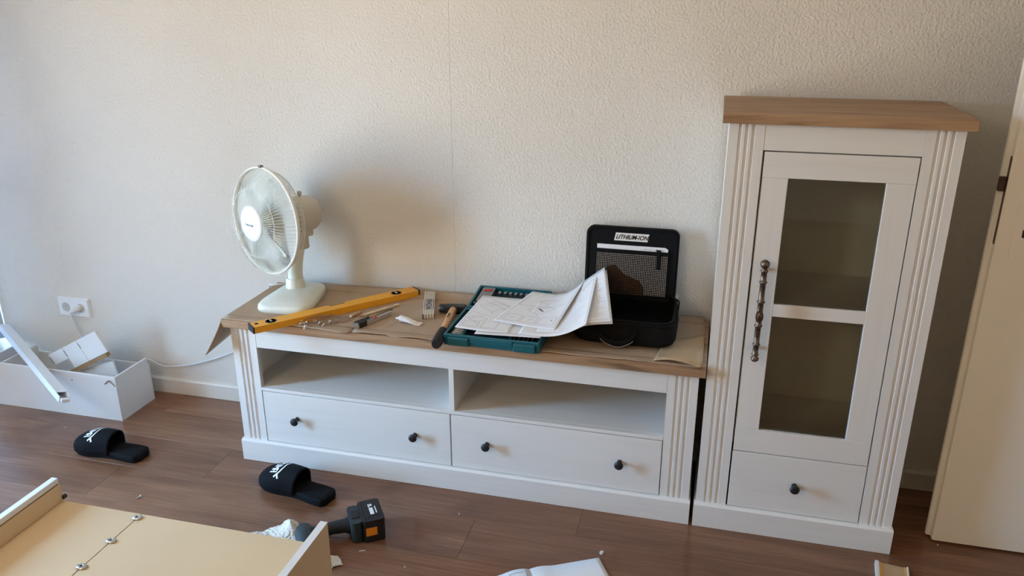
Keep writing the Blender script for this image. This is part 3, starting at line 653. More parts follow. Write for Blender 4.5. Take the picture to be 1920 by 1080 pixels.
# glue tube
tb, Lt = flat_root('glue_tube', 'small white squeeze tube with nozzle on the cardboard', 'tube', (.5690, -.2800), (.6640, -.2930))
def tubef(u, v):
    x = -Lt/2+.020+.057*u; a = 2*PI*v; k = u**1.6; ry = .0125*(1+.10*k); rz = .0105*(1-k)+.0010*k
    return (x, ry*math.cos(a), .0008+max(rz, .001)+rz*math.sin(a))
MB().grid(tubef, 14, 24).build('tube_body', 'tube_white', tb)
MB().tube([(-Lt/2, 0, .0095), (-Lt/2+.003, 0, .0100), (-Lt/2+.012, 0, .0108), (-Lt/2+.016, 0, .0110), (-Lt/2+.0165, 0, .0113), (-Lt/2+.021, 0, .0113)], [.0022, .0030, .0042, .0048, .0100, .0122], 16).build('nozzle', 'tube_white', tb)
MB().box(Lt/2-.020, Lt/2+.001, -.0142, .0142, .0008, .0030).build('crimped_end', 'tube_crimp', tb, bevel=.0006)
# folding rule
ra, rb_ = Vector((.6700, -.2400, 0)), Vector((.5975, -.0200, 0)); rd = rb_-ra
fr = thing('folding_rule', 'folded wooden metre rule with dark lettering beside the hammer', 'folding ruler', (*((ra+rb_)/2).xy, ZS), math.atan2(rd.y, rd.x))
LR = rd.length; nb = 8; bw = .0385/nb
for k in range(nb):
    y0 = -.01925+k*bw; sh = .004*(k % 2); MB().box(-LR/2+sh, LR/2-.004+sh, y0+.0006, y0+bw-.0006, .0003, .0165).build('rule_bar', 'rule_wood', fr, bevel=.0009, seg=1)
for sg in (-1, 1): MB().box(-LR/2-.0008, -LR/2+.014, sg*.0199-.0008, sg*.0199+.0008, .001, .0158).build('hinge_plate', 'rule_joint', fr)
lab = MB(); oR = rrect(-.062, .026, -.0165, .0165, .006); iR = rrect(-.0605, .0245, -.015, .015, .0048); nn = len(oR)
lab.add([(*p, .0168) for p in oR]+[(*p, .0168) for p in iR], [(i, (i+1) % nn, nn+(i+1) % nn, nn+i) for i in range(nn)]); lab.build('label_border', 'ink_navy', fr)
text('lettering', 'WOVAR', .029, 'ink_navy', fr, Matrix.Translation((-.018, -.001, .0167)), sx=.92, offset=.0004)
# hammer
ha, hb_ = Vector((.7770, -.4680, 0)), Vector((.7360, -.1640, 0)); hd = hb_-ha
hm_ = thing('hammer', 'hammer with beech handle, black rubber grip and black head', 'hammer', (*((ha+hb_)/2).xy, ZS), math.atan2(hd.y, hd.x))
LH = hd.length
def handle(u0, u1, mat, name, extra=0.0):
    m = MB(); rad = [(0, .0128), (.04, .0158), (.25, .0150), (.42, .0122), (.6, .0118), (.8, .0135), (1, .0120)]
    P = []; R_ = []
    for k in range(17):
        u = u0+(u1-u0)*k/16
        for (a, ra_), (b, rbb) in zip(rad[:-1], rad[1:]):
            if a <= u <= b+1e-9: r = ra_+(rbb-ra_)*(u-a)/(b-a); break
        P.append((-LH/2+LH*u, 0, .0165)); R_.append(r+extra)
    m.tube(P, R_, 16); return m.build(name, mat, hm_)
handle(.34, 1.0, 'beech', 'handle'); handle(.0, .36, 'black_rubber', 'grip', .0012)
hd_ = MB().box(-.0135, .0135, -.041, .030, .002, .031, Matrix.Translation((LH/2-.004, 0, 0)))
hd_.build('head', 'hammer_steel', hm_, bevel=.004, seg=3)
MB().lathe([(.0145, 0), (.0155, .003), (.0155, .018), (.0130, .022)], 20, Matrix.Translation((LH/2-.004, .028, .0165)) @ Matrix.Rotation(-PI/2, 4, 'X')).build('striking_face', 'hammer_steel', hm_)
MB().prism([(-.0130, -.040), (.0130, -.040), (.0130, -.046), (-.0130, -.046)], .006, .027, Matrix.Translation((LH/2-.004, 0, 0))).build('peen', 'hammer_steel', hm_, bevel=.003)
text('lettering', 'PICARD', .0095, 'ink_dark', hm_, Matrix.Translation((.058, 0, .0302)), sx=1.1, offset=.0003)

# ================================================================== teal bit case, open
cs = thing('bit_case', 'open teal plastic bit case under the instruction sheets', 'tool case', (.936, -.30, ZS))
O = tuple(cs.location); HC = .036
def tray(x0, x1, y0, y1, z0, z1, t=.008, M=I4):
    m = MB(); m.box(x0, x1, y0, y1, z0, z0+.004, M); m.box(x0, x1, y0, y0+t, z0+.0041, z1, M); m.box(x0, x1, y1-t, y1, z0+.0041, z1, M)
    m.box(x0, x0+t, y0+t, y1-t, z0+.0041, z1, M); m.box(x1-t, x1, y0+t, y1-t, z0+.0041, z1, M); return m
cx0, cx1, cy0, cy1 = .786, 1.092, -.424, -.195
tray(cx0, cx1, cy0, cy1, ZS, ZS+HC).build('bottom_shell', 'case_teal', cs, off=O, bevel=.0025)
MB().box(cx0+.009, cx1-.009, cy0+.009, cy1-.009, ZS+.005, ZS+.024).build('insert', 'case_inner', cs, off=O, bevel=.002)
for a, b in ((.800, .868), (1.010, 1.080)): MB().box(a, b, cy0-.007, cy0+.001, ZS+.001, ZS+HC-.008).build('latch', 'case_teal', cs, off=O, bevel=.003)
MB().box(.87, 1.008, cy0-.003, cy0+.001, ZS+.012, ZS+HC-.004).build('front_ledge', 'case_teal', cs, off=O, bevel=.002)
MB().box(cx0+.055, cx0+.061, cy0+.01, cy1-.01, ZS+.012, ZS+.034).build('divider', 'case_teal', cs, off=O, bevel=.001)
MB().box(cx1-.100, cx1-.094, cy0+.01, cy1-.01, ZS+.012, ZS+.034).build('divider', 'case_teal', cs, off=O, bevel=.001)
for k in range(4): MB().tube([(.806+.0, cy0+.030+k*.014, ZS+.028), (.836, cy0+.030+k*.014, ZS+.028)], .0042, 6).build('bit', 'bit_steel', cs, off=O)
for k in range(5): MB().tube([(1.006+k*.014, cy0+.018, ZS+.028), (1.006+k*.014, cy0+.050, ZS+.028)], .0036, 6).build('bit', 'bit_steel', cs, off=O)
ML = Matrix.Translation((0, -.188, ZS+.010)) @ Matrix.Rotation(math.radians(6.5), 4, 'X')
tray(.790, 1.048, .002, .166, 0, .030, .008, ML).build('lid_shell', 'case_teal', cs, off=O, bevel=.0025)
MB().box(.800, 1.038, .012, .156, .005, .012, ML).build('lid_insert', 'case_inner', cs, off=O)
MB().prism(rrect(.806, .850, .050, .158, .008), .012, .0275, ML).build('bit_holder', 'bit_steel', cs, off=O, bevel=.002)
MB().box(.815, .842, .128, .140, .0276, .0290, ML).build('red_tag', 'case_red', cs, off=O)
for k in range(7): MB().box(.868+k*.019, .878+k*.019, .118, .132, .020, .0295, ML).build('bit_block', 'bit_steel', cs, off=O, bevel=.001)
for xh in (.80, 1.02): MB().tube([(xh, -.190, ZS+.018), (xh+.03, -.190, ZS+.018)], .006, 10).build('hinge', 'case_teal', cs, off=O)
MB().lathe([(.009, -.0015), (.011, 0), (.009, .0015), (.007, 0), (.009, -.0015)], 20, Matrix.Translation((.812, -.150, ZS+.040))).build('key_ring', 'bit_steel', cs, off=O)

# ================================================================== instruction sheets
def sheet(name, label, near, far, loc, prints, nu=28, nv=14, mat='paper', thick=.0006, width=.0008, group='instruction sheets on the low board'):
    root = thing(name, label, 'paper', loc, 0, group); L0 = Vector(loc)
    def S(u, v):
        a = spline(near, u); b = spline(far, u); return tuple(a+(b-a)*v-L0)
    MB().grid(S, nu, nv).build('page', mat, root, solid=thick)
    if prints:
        m = MB(); ribbons(m, S, prints, width, .0007, 8); m.build('print', 'ink_grey', root)['kind'] = 'stuff'
    return root, S
random.seed(3)
def frame_lines(x0, x1, y0, y1): return [[(x0, y0), (x1, y0), (x1, y1), (x0, y1), (x0, y0)]]
def iso(cx, cy, sx_, sy_): return [[(cx-sx_, cy), (cx, cy+sy_), (cx+sx_, cy+.2*sy_), (cx, cy-.8*sy_), (cx-sx_, cy)], [(cx-sx_*.6, cy+.02), (cx+.4*sx_, cy+.6*sy_)], [(cx, cy-.8*sy_), (cx+.05, cy-.8*sy_-.06)]]
def text_lines(x0, x1, y0, y1, n): return [[(x0, y0+(y1-y0)*k/n), (x0+(x1-x0)*random.uniform(.6, 1), y0+(y1-y0)*k/n)] for k in range(n)]
sheet('instruction_sheet', 'white instruction sheet peeping out lowest at the front of the bit case', [(.885, -.419, .5925), (1.09, -.402, .5925)], [(.895, -.13, .5935), (1.09, -.12, .5935)], (.98, -.27, .592), text_lines(.05, .9, .04, .10, 3))
sheet('instruction_sheet', 'flat white sheet with assembly drawings on the left of the bit case', [(.812, -.388, .595), (.90, -.397, .5945), (.985, -.392, .5945)], [(.823, -.105, .599), (.90, -.107, .599), (.990, -.105, .599)], (.90, -.25, .594),
      frame_lines(.06, .95, .05, .95)+iso(.45, .68, .28, .18)+iso(.30, .30, .18, .10)+frame_lines(.12, .38, .08, .22)+frame_lines(.45, .7, .08, .26)+[[(.2, .85), (.7, .62)], [(.3, .9), (.82, .66)], [(.1, .5), (.5, .4), (.9, .45)]])
P4n = [(1.085, -.375, .5965), (1.165, -.378, .608), (1.228, -.372, .636), (1.303, -.362, .645)]
P4f = [(1.075, -.058, .606), (1.123, -.058, .622), (1.170, -.058, .665), (1.2400, -.058, .712)]
sheet('instruction_sheet', 'lowest curling page edge of the stack leaning on the black bag', P4n, P4f, (1.19, -.22, .60), [])
P3n = [(1.070, -.372, .5985), (1.160, -.375, .6105), (1.225, -.370, .640), (1.300, -.360, .6505)]
P3f = [(1.070, -.060, .609), (1.123, -.060, .626), (1.168, -.060, .668), (1.2330, -.060, .7215)]
sheet('instruction_sheet', 'curled page of text under the others, its corner highest against the black bag', P3n, P3f, (1.18, -.22, .60), text_lines(.62, .93, .12, .92, 22)+frame_lines(.58, .97, .05, .96))
P2n = [(1.020, -.399, .5985), (1.104, -.401, .5985), (1.166, -.400, .6140), (1.228, -.398, .6500)]
P2f = [(1.030, -.061, .610), (1.0858, -.061, .610), (1.132, -.061, .635), (1.212, -.061, .700)]
sheet('instruction_sheet', 'middle curled page of text rising from the bit case towards the bag', P2n, P2f, (1.12, -.22, .60), text_lines(.52, .90, .08, .90, 26)+frame_lines(.48, .95, .05, .95))
P1n = [(.918, -.318, .6005), (.98, -.332, .6005), (1.05, -.347, .6015), (1.125, -.362, .6060)]
P1f = [(.988, -.060, .6125), (1.040, -.061, .6105), (1.0858, -.061, .6115), (1.125, -.061, .6285), (1.167, -.061, .6665)]
sheet('instruction_sheet', 'topmost page with a cabinet drawing, curling up at its right edge', P1n, P1f, (1.05, -.21, .605), frame_lines(.05, .95, .04, .96)+frame_lines(.08, .92, .55, .90)+iso(.52, .45, .24, .14)+frame_lines(.12, .36, .08, .26)+frame_lines(.40, .63, .08, .26)+frame_lines(.67, .90, .08, .26)+[[(.2, .16), (.28, .2)], [(.5, .15), (.55, .2)]]+iso(.5, .72, .18, .08))
# two dark blots of the drawing
bl = bpy.data.objects['instruction_sheet.005']
def S1(u, v):
    a = spline(P1n, u); b = spline(P1f, u); return tuple(a+(b-a)*v-Vector((1.05, -.21, .605)))
m = MB(); ribbons(m, S1, [[(.45, .50), (.52, .47)], [(.52, .45), (.58, .43)], [(.84, .18), (.845, .19)]], .006, .0009, 3); m.build('drawing_blot', 'ink_dark', bl)['kind'] = 'stuff'

# ================================================================== black soft tool bag
bag = thing('tool_bag', 'black soft tool bag standing open, mesh pocket in its lid', 'tool bag', (1.325, -.18, ZS))
O = tuple(bag.location)
bx0, bx1, by0, by1, bz1 = 1.176, 1.480, -.310, -.052, .088
def shell(r0, ins, z0, z1, flare):
    out = []
    for k in range(13):
        t = k/12; z = z0+(z1-z0)*t; b = flare*math.sin(PI*min(1, t*1.1))
        e = .018*(1-min(1, t*5))**2
        out.append([(x, y, z) for x, y in rrect(bx0+ins+e-b, bx1-ins-e+b, by0+ins+e-b, by1-ins-e+b, r0, 6)])
    return out
def skin(m, rings, flip=False):
    n = len(rings[0]); vs = [p for r in rings for p in r]
    f = [(i*n+k, i*n+(k+1) % n, (i+1)*n+(k+1) % n, (i+1)*n+k) for i in range(len(rings)-1) for k in range(n)]
    if flip: f = [q[::-1] for q in f]
    m.add(vs, f, True); return n
m = MB(); R1 = shell(.045, 0, ZS+.0005, ZS+bz1, .006); n = skin(m, R1); m.add(R1[0], [tuple(range(n))[::-1]])
R2 = shell(.040, .007, ZS+.006, ZS+bz1, .004)
m.add(R1[-1]+R2[-1], [(k, (k+1) % n, n+(k+1) % n, n+k) for k in range(n)])
m.build('body', 'bag_fabric', bag, off=O)
m = MB(); skin(m, R2, True); m.add(R2[0], [tuple(range(n))]); m.build('lining', 'bag_inside', bag, off=O)
for zz in (.026, .080): MB().tube([(x, y, ZS+zz) for x, y in rrect(bx0-.0055, bx1+.0055, by0-.0055, by1+.0055, .047, 6)], .0028, 6, closed=True).build('piping', 'bag_fabric', bag, off=O)
# lid: panel leaning against the wall
lz0, lz1 = .078, .308
MLd = Matrix.Translation((1.3185, -.058, ZS)) @ Matrix.Rotation(math.radians(-5.5), 4, 'X') @ WM   # local x right, local y up, local z towards the room
lid = MB().prism(rrect(-.152, .152, lz0-.012, lz1, .026, 8), -.010, .010, MLd).build('lid', 'bag_fabric', bag, off=O, bevel=.004, seg=3)
MB().tube([(*p, .010) for p in rrect(-.145, .145, lz0, lz1-.008, .022, 8)], .0035, 6, MLd, closed=True).build('lid_piping', 'bag_mesh', lid, off=O)
pk0, pk1, pz0, pz1 = -.117, .120, .082, .221
MB().box(pk0-.004, pk1+.004, pz1, pz1+.013, .0135, .0160, MLd).build('pocket_hem', 'bag_mesh', lid, off=O, bevel=.001)
mm = MB(); nc, nr = 41, 24
for k in range(nc+1): x = pk0+(pk1-pk0)*k/nc; mm.box(x-.00105, x+.00105, pz0, pz1, .0140, .0152, MLd)
for k in range(nr+1): z = pz0+(pz1-pz0)*k/nr; mm.box(pk0, pk1, z-.00105, z+.00105, .0141, .0153, MLd)
mm.build('mesh_pocket', 'bag_mesh', lid, off=O)['kind'] = 'stuff'
MB().box(.083, .096, pz1-.045, pz1+.020, .0165, .0185, MLd).build('pull_strap', 'bag_mesh', lid, off=O, bevel=.001)
bp = [(-.0570, .268), (-.0545, .288), (.048, .286), (.046, .282), (.056, .282), (.051, .262), (.018, .262)]
MB().prism([(-.060, .263), (-.055, .289), (.0545, .289), (.0495, .263)], .0101, .0108, MLd).build('logo_patch', 'bag_patch', lid, off=O)
text('logo_lettering', 'LITHIUM-ION', .0205, 'bag_mesh', lid, Matrix.Translation((-O[0], -O[1], -O[2])) @ MLd @ Matrix.Translation((-.0025, .2750, .0114)), shear=.32, sx=.86, offset=.0003)
MO = tuple(MLd @ Vector((0, .15, .012)))
man = thing('folded_manual', 'white folded manual tucked in the mesh pocket of the black bag', 'booklet', MO)
MB().prism([(-.1145, .084), (.1180, .084), (.1180, .243), (.108, .2485), (-.1145, .2485)], .0108, .0128, MLd).build('cover', 'paper', man, off=MO)
m = MB()
for k, wd in enumerate((.003, .006, .004, .006, .003, .005)): m.box(.030+k*.0085, .030+k*.0085+wd, .2375, .2395, .0129, .0131, MLd)
m.build('print', 'ink_grey', man, off=MO)['kind'] = 'stuff'
MB().prism([(.080, .234), (.0925, .234), (.0925, .2385), (.086, .2385), (.084, .2415), (.080, .2415)], .0129, .0131, MLd).build('print_mark', 'ink_dark', man, off=MO)
glv = thing('leather_pouch', 'brown leather pouch seen through the mesh of the black bag', 'pouch', MO)
MB().prism([(-.075, .083), (.048, .083), (.046, .110), (.030, .132), (-.020, .150), (-.050, .180), (-.078, .176), (-.085, .13)], .0130, .0138, MLd).build('pouch_body', 'brown_leather', glv, off=MO)
# carrying handle hanging on the front
hpts = sm([(1.252, by0-.006, ZS+.050), (1.272, by0-.015, ZS+.030), (1.315, by0-.018, ZS+.017), (1.352, by0-.015, ZS+.030), (1.374, by0-.006, ZS+.050)], 20)
hm2 = MB()
vs = []
for i, p in enumerate(hpts):
    for dy, dz in ((-.004, .010), (-.004, -.010), (.003, -.010), (.003, .010)): vs.append((p.x, p.y+dy, p.z+dz))
hm2.add(vs, [(i*4+k, i*4+(k+1) % 4, (i+1)*4+(k+1) % 4, (i+1)*4+k) for i in range(20) for k in range(4)], True); hm2.build('handle', 'bag_mesh', bag, off=O)
MB().tube([(p.x, p.y-.0055, p.z-.0085) for p in hpts[3:18]], .0011, 6).build('handle_trim', 'handle_stitch', bag, off=O)
MB().tube([(1.472, -.070, ZS+.082), (1.480, -.062, ZS+.092), (1.4755, -.055, ZS+.098)], .0022, 6).build('zip_end', 'zinc', bag, off=O)

# ================================================================== things on the floor: white box with leftovers
wb = thing('white_box', 'long open white board box on the floor under the wall socket', 'box', (-.88, -.173, 0))
O = tuple(wb.location); a0, a1, c0, c1, hB, tB = -1.240, -.613, -.271, -.075, .190, .008
MB().box(a0, a1, c0, c0+tB, 0, hB).build('front_panel', 'white_board', wb, off=O, bevel=.001)
MB().box(a0, a1, c1-tB, c1, 0, hB-.03).build('back_panel', 'white_board', wb, off=O, bevel=.001)
MB().box(a0, a0+tB, c0+tB+.0002, c1-tB-.0002, 0, hB).build('end_panel', 'white_board', wb, off=O, bevel=.001)
MB().box(a1-tB, a1, c0+tB+.0002, c1-tB-.0002, 0, hB).build('end_panel', 'white_board', wb, off=O, bevel=.001)
MB().box(a0+tB, a1-tB, c0+tB, c1-tB, .002, .010).build('bottom_panel', 'white_board', wb, off=O)
MB().lathe([(0, .0005), (.0035, .0004)], 12, Matrix.Translation((-.815, c0, .155)) @ Matrix.Rotation(PI/2, 4, 'X')).build('screw_hole', 'ink_grey', wb, off=O)
MB().box(-1.154, -1.147, c0+tB+.0002, c1-tB-.0002, .0105, hB).build('divider_panel', 'white_board', wb, off=O, bevel=.001)
MB().box(-1.168, -1.134, c1-.075, c1-.055, hB+.0002, hB+.012).build('edge_clip', 'pvc_white', wb, off=O, bevel=.002)
hk = thing('hex_key', 'small bent hex key hooked on the front of the white box', 'hex key', (-.638, c0-.003, .165))
O2 = tuple(hk.location); MB().tube(sm([(-.662, c0-.0025, .158), (-.645, c0-.0028, .1725), (-.637, c0-.0028, .1735), (-.616, c0-.0025, .152)], 14), .0016, 6).build('bar', 'ink_grey', hk, off=O2)
# three slotted boards joined on a backing strip, tilted in the box
sb = thing('slotted_boards', 'three joined white board offcuts with dark slots tilted inside the white box', 'board offcut', (-.82, -.19, .18))
O = tuple(sb.location); MS = Matrix.Translation((-.8356, -.19, .2888)) @ Matrix.Rotation(math.radians(-27.7), 4, 'Y') @ WM
for k in range(3):
    x0 = -.0915*k+.008; hgt = (.094, .094, .050)[k]; wdt = (.108, .083, .083)[k]; dz = -.006*k
    bdx = MB().box(x0, x0+wdt, -hgt, 0, dz, dz+.010, MS).build('board', 'white_board', sb, off=O, bevel=.0008)
    MB().box(x0-.0085, x0-.0003, -hgt, 0, dz-.004, dz+.006, MS).build('edge_strip', 'cardboard_core' if False else 'fan_motor', bdx, off=O)
    MB().box(x0-.0068, x0-.0018, -.040 if k else -.036, -.012, dz+.0061, dz+.0066, MS).build('slot', 'black_plastic', bdx, off=O)
MB().box(-.18, .10, -.112, -.0955, -.012, .008, MS).build('backing_strip', 'hardboard_edge', sb, off=O)
MB().prism([(-.87, .012), (-.665, .012), (-.70, .205), (-.86, .150)], 0, .008, Matrix(((1, 0, 0, 0), (0, 0, -1, -.165), (0, 1, 0, 0), (0, 0, 0, 1)))).build('support_board', 'white_board', sb, off=O, bevel=.0008)
# plastic cable duct laid across the box, leaning on the wall
U = Vector((-1.345, -.040, .246)); L_ = Vector((-.688, -.441, .190)); dd_ = (L_-U); DL = dd_.length
cd = thing('cable_duct', 'white plastic cable duct lying slantwise over the front rim of the white box', 'cable duct', tuple(U))
MD = frame((0, 0, 0), dd_, (.42, .58, .55))      # x along the duct, y across its top face
if (MD.to_3x3() @ Vector((0, 0, 1))).z < 0: MD = frame((0, 0, 0), dd_, (-.42, -.58, -.55))
MD = MD @ Matrix.Rotation(math.radians(-54), 4, 'X')
w_, h_ = .018, .026; t_ = .0018
MB().box(0, DL, -w_, w_, -h_, -h_+t_, MD).build('channel_base', 'pvc_white', cd)
MB().box(0, DL, -w_, -w_+t_, -h_+t_, -.002, MD).build('channel_side', 'pvc_white', cd); MB().box(0, DL, w_-t_, w_, -h_+t_, -.002, MD).build('channel_side', 'pvc_white', cd)
MB().box(0, DL-.035, -w_-.0012, w_+.0012, -.0018, 0, MD).build('cover', 'pvc_white', cd, bevel=.0006)
MB().box(DL-.005, DL+.012, -w_+.004, w_-.002, -h_+.0022, -.010, MD).build('inner_strip', 'pvc_white', cd, bevel=.003)

# ================================================================== slippers
def sole_half(x):   # x: 0 heel .. 1 toe
    return .0375+.0160*math.exp(-((x-.78)/.24)**2)+.004*math.exp(-((x-.15)/.15)**2)
def outline(n=40, grow=0.0):
    up = []
    for k in range(n+1):
        x = k/n; w0 = sole_half(x)+grow
        e = 1.0
        if x > .84: e = math.sqrt(max(0, 1-((x-.84)/.16)**2.4))
        if x < .07: e = (1-((.07-x)/.07)**3*.45)
        up.append((-.142+.284*x, max(w0*e, .0008)))
    return up+[(x, -y) for x, y in reversed(up)]
slip = thing('slide_slipper', 'black slide slipper with white logo lying close to the white box', 'slipper', (-.490, -.478, 0), math.radians(177), 'pair of black slippers')
ol = outline(); n = len(ol); m = MB()
levels = [(.94, 0), (1.0, .004), (1.0, .020), (.985, .026), (.94, .0275)]
vs = []
for sc_, z in levels:
    for x, y in ol: vs.append((x*(.5+.5*sc_), y*sc_, z+.012*max(0, (x-.09)/.05)**2*.25))
m.add(vs, [(i*n+k, i*n+(k+1) % n, (i+1)*n+(k+1) % n, (i+1)*n+k) for i in range(len(levels)-1) for k in range(n)], True)
m.add(vs[:n], [tuple(range(n))[::-1]]); m.add(vs[-n:], [tuple(range(n))]); m.build('sole', 'slipper_foam', slip)
m = MB(); ib = [(x*.93, y*.86, .0278) for x, y in ol]; m.add(ib+[(x, y, .0290) for x, y, z in [(a*.985, b*.97, c) for a, b, c in ib]], [(k, (k+1) % n, n+(k+1) % n, n+k) for k in range(n)]+[tuple(range(n, 2*n))]); m.build('footbed', 'slipper_strap', slip)
def strap(s, t):
    x = .132-.154*s; w0 = sole_half((x+.142)/.284)
    xx = (x+.142)/.284
    if xx > .84: w0 *= math.sqrt(max(.05, 1-((xx-.84)/.18)**2.4))
    a = PI*t; h = .030+.042*math.sin(min(1, s*1.02)*PI/2)**.8
    lean = -.010*math.sin(a)*s
    return (x+lean, (w0+.003)*math.cos(a)*(1+.02*math.sin(a)), .016+(h+.004)*max(0, math.sin(a))**.62)
MB().grid(strap, 18, 26).build('strap', 'slipper_strap', slip, solid=.005)
LT = {'P': [[(0, 0), (0, 1), (.6, 1), (.6, .5), (0, .5)]], 'U': [[(0, 1), (0, 0), (.6, 0), (.6, 1)]], 'M': [[(0, 0), (0, 1), (.35, .4), (.7, 1), (.7, 0)]], 'A': [[(0, 0), (0, 1), (.6, 1), (.6, 0)], [(0, .5), (.6, .5)]]}
stk = []
for i, ch in enumerate('PUMA'):
    for st_ in LT[ch]: stk.append([(.30+.165*b, .66-(i*.95+a)*.098) for a, b in st_])
m = MB(); ribbons(m, strap, stk, .0050, .0032, 3)
m.build('word_mark', 'logo_white', slip)
m = MB(); ribbons(m, strap, [[(.58, .66), (.55, .55), (.56, .44), (.55, .34), (.52, .27)], [(.54, .31), (.47, .21)], [(.52, .27), (.58, .18)]], .0062, .0034, 3)
m.build('cat_mark', 'logo_white', slip)
dup(slip, (.2870, -.533, 0), math.radians(167), 'black slide slipper with white logo right in front of the low board plinth')

# ================================================================== cordless drill on a white cloth
dl_rz = math.radians(35)
dr_ = thing('cordless_drill', 'dark cordless drill lying on its side, orange battery button showing', 'drill', (.598, -.682, 0), dl_rz)
MB().prism(rrect(-.012, .056, -.056, .056, .012, 4), .001, .076).build('battery', 'battery_black', dr_, bevel=.006, seg=3)
bt = [o for o in dr_.children if o.name.startswith('battery')][0]
MB().box(-.004, .030, -.0572, -.0555, .024, .052).build('release_button', 'orange_button', bt, bevel=.0015)
MB().box(.012, .050, -.030, .036, .0760, .0768).build('sticker', 'battery_black', bt)
m = MB(); m.box(.018, .030, -.024, .010, .0769, .0773); m.box(.018, .022, .014, .030, .0769, .0773); m.box(.0235, .030, .020, .030, .0769, .0773); m.box(.036, .039, -.020, .016, .0769, .0773); m.build('sticker_print', 'logo_white', bt)['kind'] = 'stuff'
for xr_ in (-.006, .004): MB().box(xr_, xr_+.003, -.045, .045, .0755, .0785).build('battery_rib', 'battery_black', bt, bevel=.001)
MB().box(-.040, -.016, -.020, .020, .0715, .0745).build('gauge_panel', 'black_plastic', dr_, bevel=.002)
MB().prism(rrect(-.046, -.010, -.048, .048, .014, 4), .004, .072).build('foot', 'drill_body', dr_, bevel=.007, seg=3)
MB().tube([(-.040, .0, .038), (-.060, 0, .040), (-.100, 0, .041), (-.165, 0, .034)], [.030, .0215, .0195, .022], 18).build('grip', 'drill_grip', dr_)
MB().lathe([(0, -.082), (.018, -.080), (.026, -.070), (.029, -.040), (.029, .020), (.024, .038), (.017, .042), (0, .043)], 26, Matrix.Translation((-.180, .0, .031)) @ Matrix.Rotation(-PI/2, 4, 'X')).build('motor_housing', 'drill_body', dr_)
MB().lathe([(.021, 0), (.022, .012), (.019, .040), (.010, .052), (.004, .053)], 22, Matrix.Translation((-.180, -.070, .031)) @ Matrix.Rotation(PI/2, 4, 'X')).build('chuck', 'black_plastic', dr_)
MB().box(-.128, -.112, -.030, -.016, .030, .048).build('trigger', 'black_plastic', dr_, bevel=.004)
ct_ = thing('terry_cloth', 'crumpled white terry cloth under the cordless drill', 'cloth', (.43, -.83, 0))
cc = [Vector((.235, -.80, 0)), Vector((.365, -.705, 0)), Vector((.600, -.838, 0)), Vector((.470, -.955, 0))]
def clothf(u, v):
    p = (cc[0]*(1-u)+cc[3]*u)*(1-v)+(cc[1]*(1-u)+cc[2]*u)*v
    e = min(u, 1-u, v, 1-v); f = min(1, e*6)
    z = .004+f*(.006+.010*(.5+.5*math.sin(u*13+v*7))*(.5+.5*math.sin(v*9-u*5+1)))+.022*math.exp(-((u-.12)**2+(v-.85)**2)/.03)
    if .35 < u < .9: z = min(z, .010)
    return (p.x+.006*math.sin(v*19)-.43, p.y+.006*math.sin(u*23)+.83, z)
cl_ = MB().grid(clothf, 130, 90).build('cloth', 'terry_white', ct_, solid=.004)
tx = bpy.data.textures.new('terry', 'CLOUDS'); tx.noise_scale = .006
md = cl_.modifiers.new('loops', 'DISPLACE'); md.texture = tx; md.strength = .010; md.texture_coords = 'LOCAL'

# ================================================================== unfinished cabinet lying on its face, back sheets up
fc = thing('lying_cabinet', 'unfinished cabinet lying on the floor, cream hardboard back facing up', 'cabinet', (.317, -1.45, 0))
O = tuple(fc.location); zs_, zp_, yf_, yn_ = .300, .367, -1.116, -1.80
lp = MB().box(-.083, -.0645, yn_, yf_, 0, zp_).build('side_panel', 'white_board', fc, off=O, bevel=.001)
MB().box(-.0642, -.0636, yn_, yf_-.004, zp_-.0175, zp_-.0145).build('groove', 'hardboard_edge', lp, off=O)
MB().box(-.0643, -.0600, yn_, yf_-.001, zs_+.0001, zp_-.0180).build('inner_lining', 'hardboard', lp, off=O)
MB().box(.7000, .7185, yn_, yf_, 0, zp_).build('side_panel', 'hardboard', fc, off=O, bevel=.0006)  # white panel coloured beige for the shade on its outer side
MB().box(.6998, .7187, yn_, yf_+.0002, zp_, zp_+.0008).build('lit_edge', 'white_board', fc, off=O)  # white strip paints the panel's lit top edge
MB().box(-.0595, .1838, yn_, yf_-.004, zs_-.003, zs_).build('back_sheet', 'hardboard', fc, off=O)
MB().box(.1868, .6995, yn_, yf_-.004, zs_-.003, zs_).build('back_sheet', 'hardboard', fc, off=O)
MB().box(.1700, .2000, yn_, yf_-.02, zs_-.02, zs_-.0032).build('joint_rail', 'hardboard_edge', fc, off=O)
MB().box(-.0640, .6995, yf_-.022, yf_-.005, .01, zs_-.0035).build('end_panel', 'white_board', fc, off=O)
MB().box(-.0640, .6995, yn_, yn_+.018, .01, zs_-.0035).build('end_panel', 'white_board', fc, off=O)
MB().tube([(-.058, yf_-.004, zs_+.010), (-.058, yf_+.006, zs_+.010)], .006, 10).build('dowel', 'black_plastic', fc, off=O)
for cy in (-1.138, -1.2346, -1.334):
    k = MB().lathe([(0, 0), (.0125, 0), (.0125, .0025), (.0085, .005), (.0045, .0056), (.0035, .004), (0, .0038)], 18, Matrix.Translation((.1853, cy, zs_+.0003)) @ Matrix.Diagonal((1.15, .85, 1, 1))).build('panel_clip', 'zinc', fc, off=O)
    MB().lathe([(0, .0046), (.0032, .0046)], 12, Matrix.Translation((.1853, cy, zs_+.0003))).build('clip_screw', 'ink_grey', k, off=O)

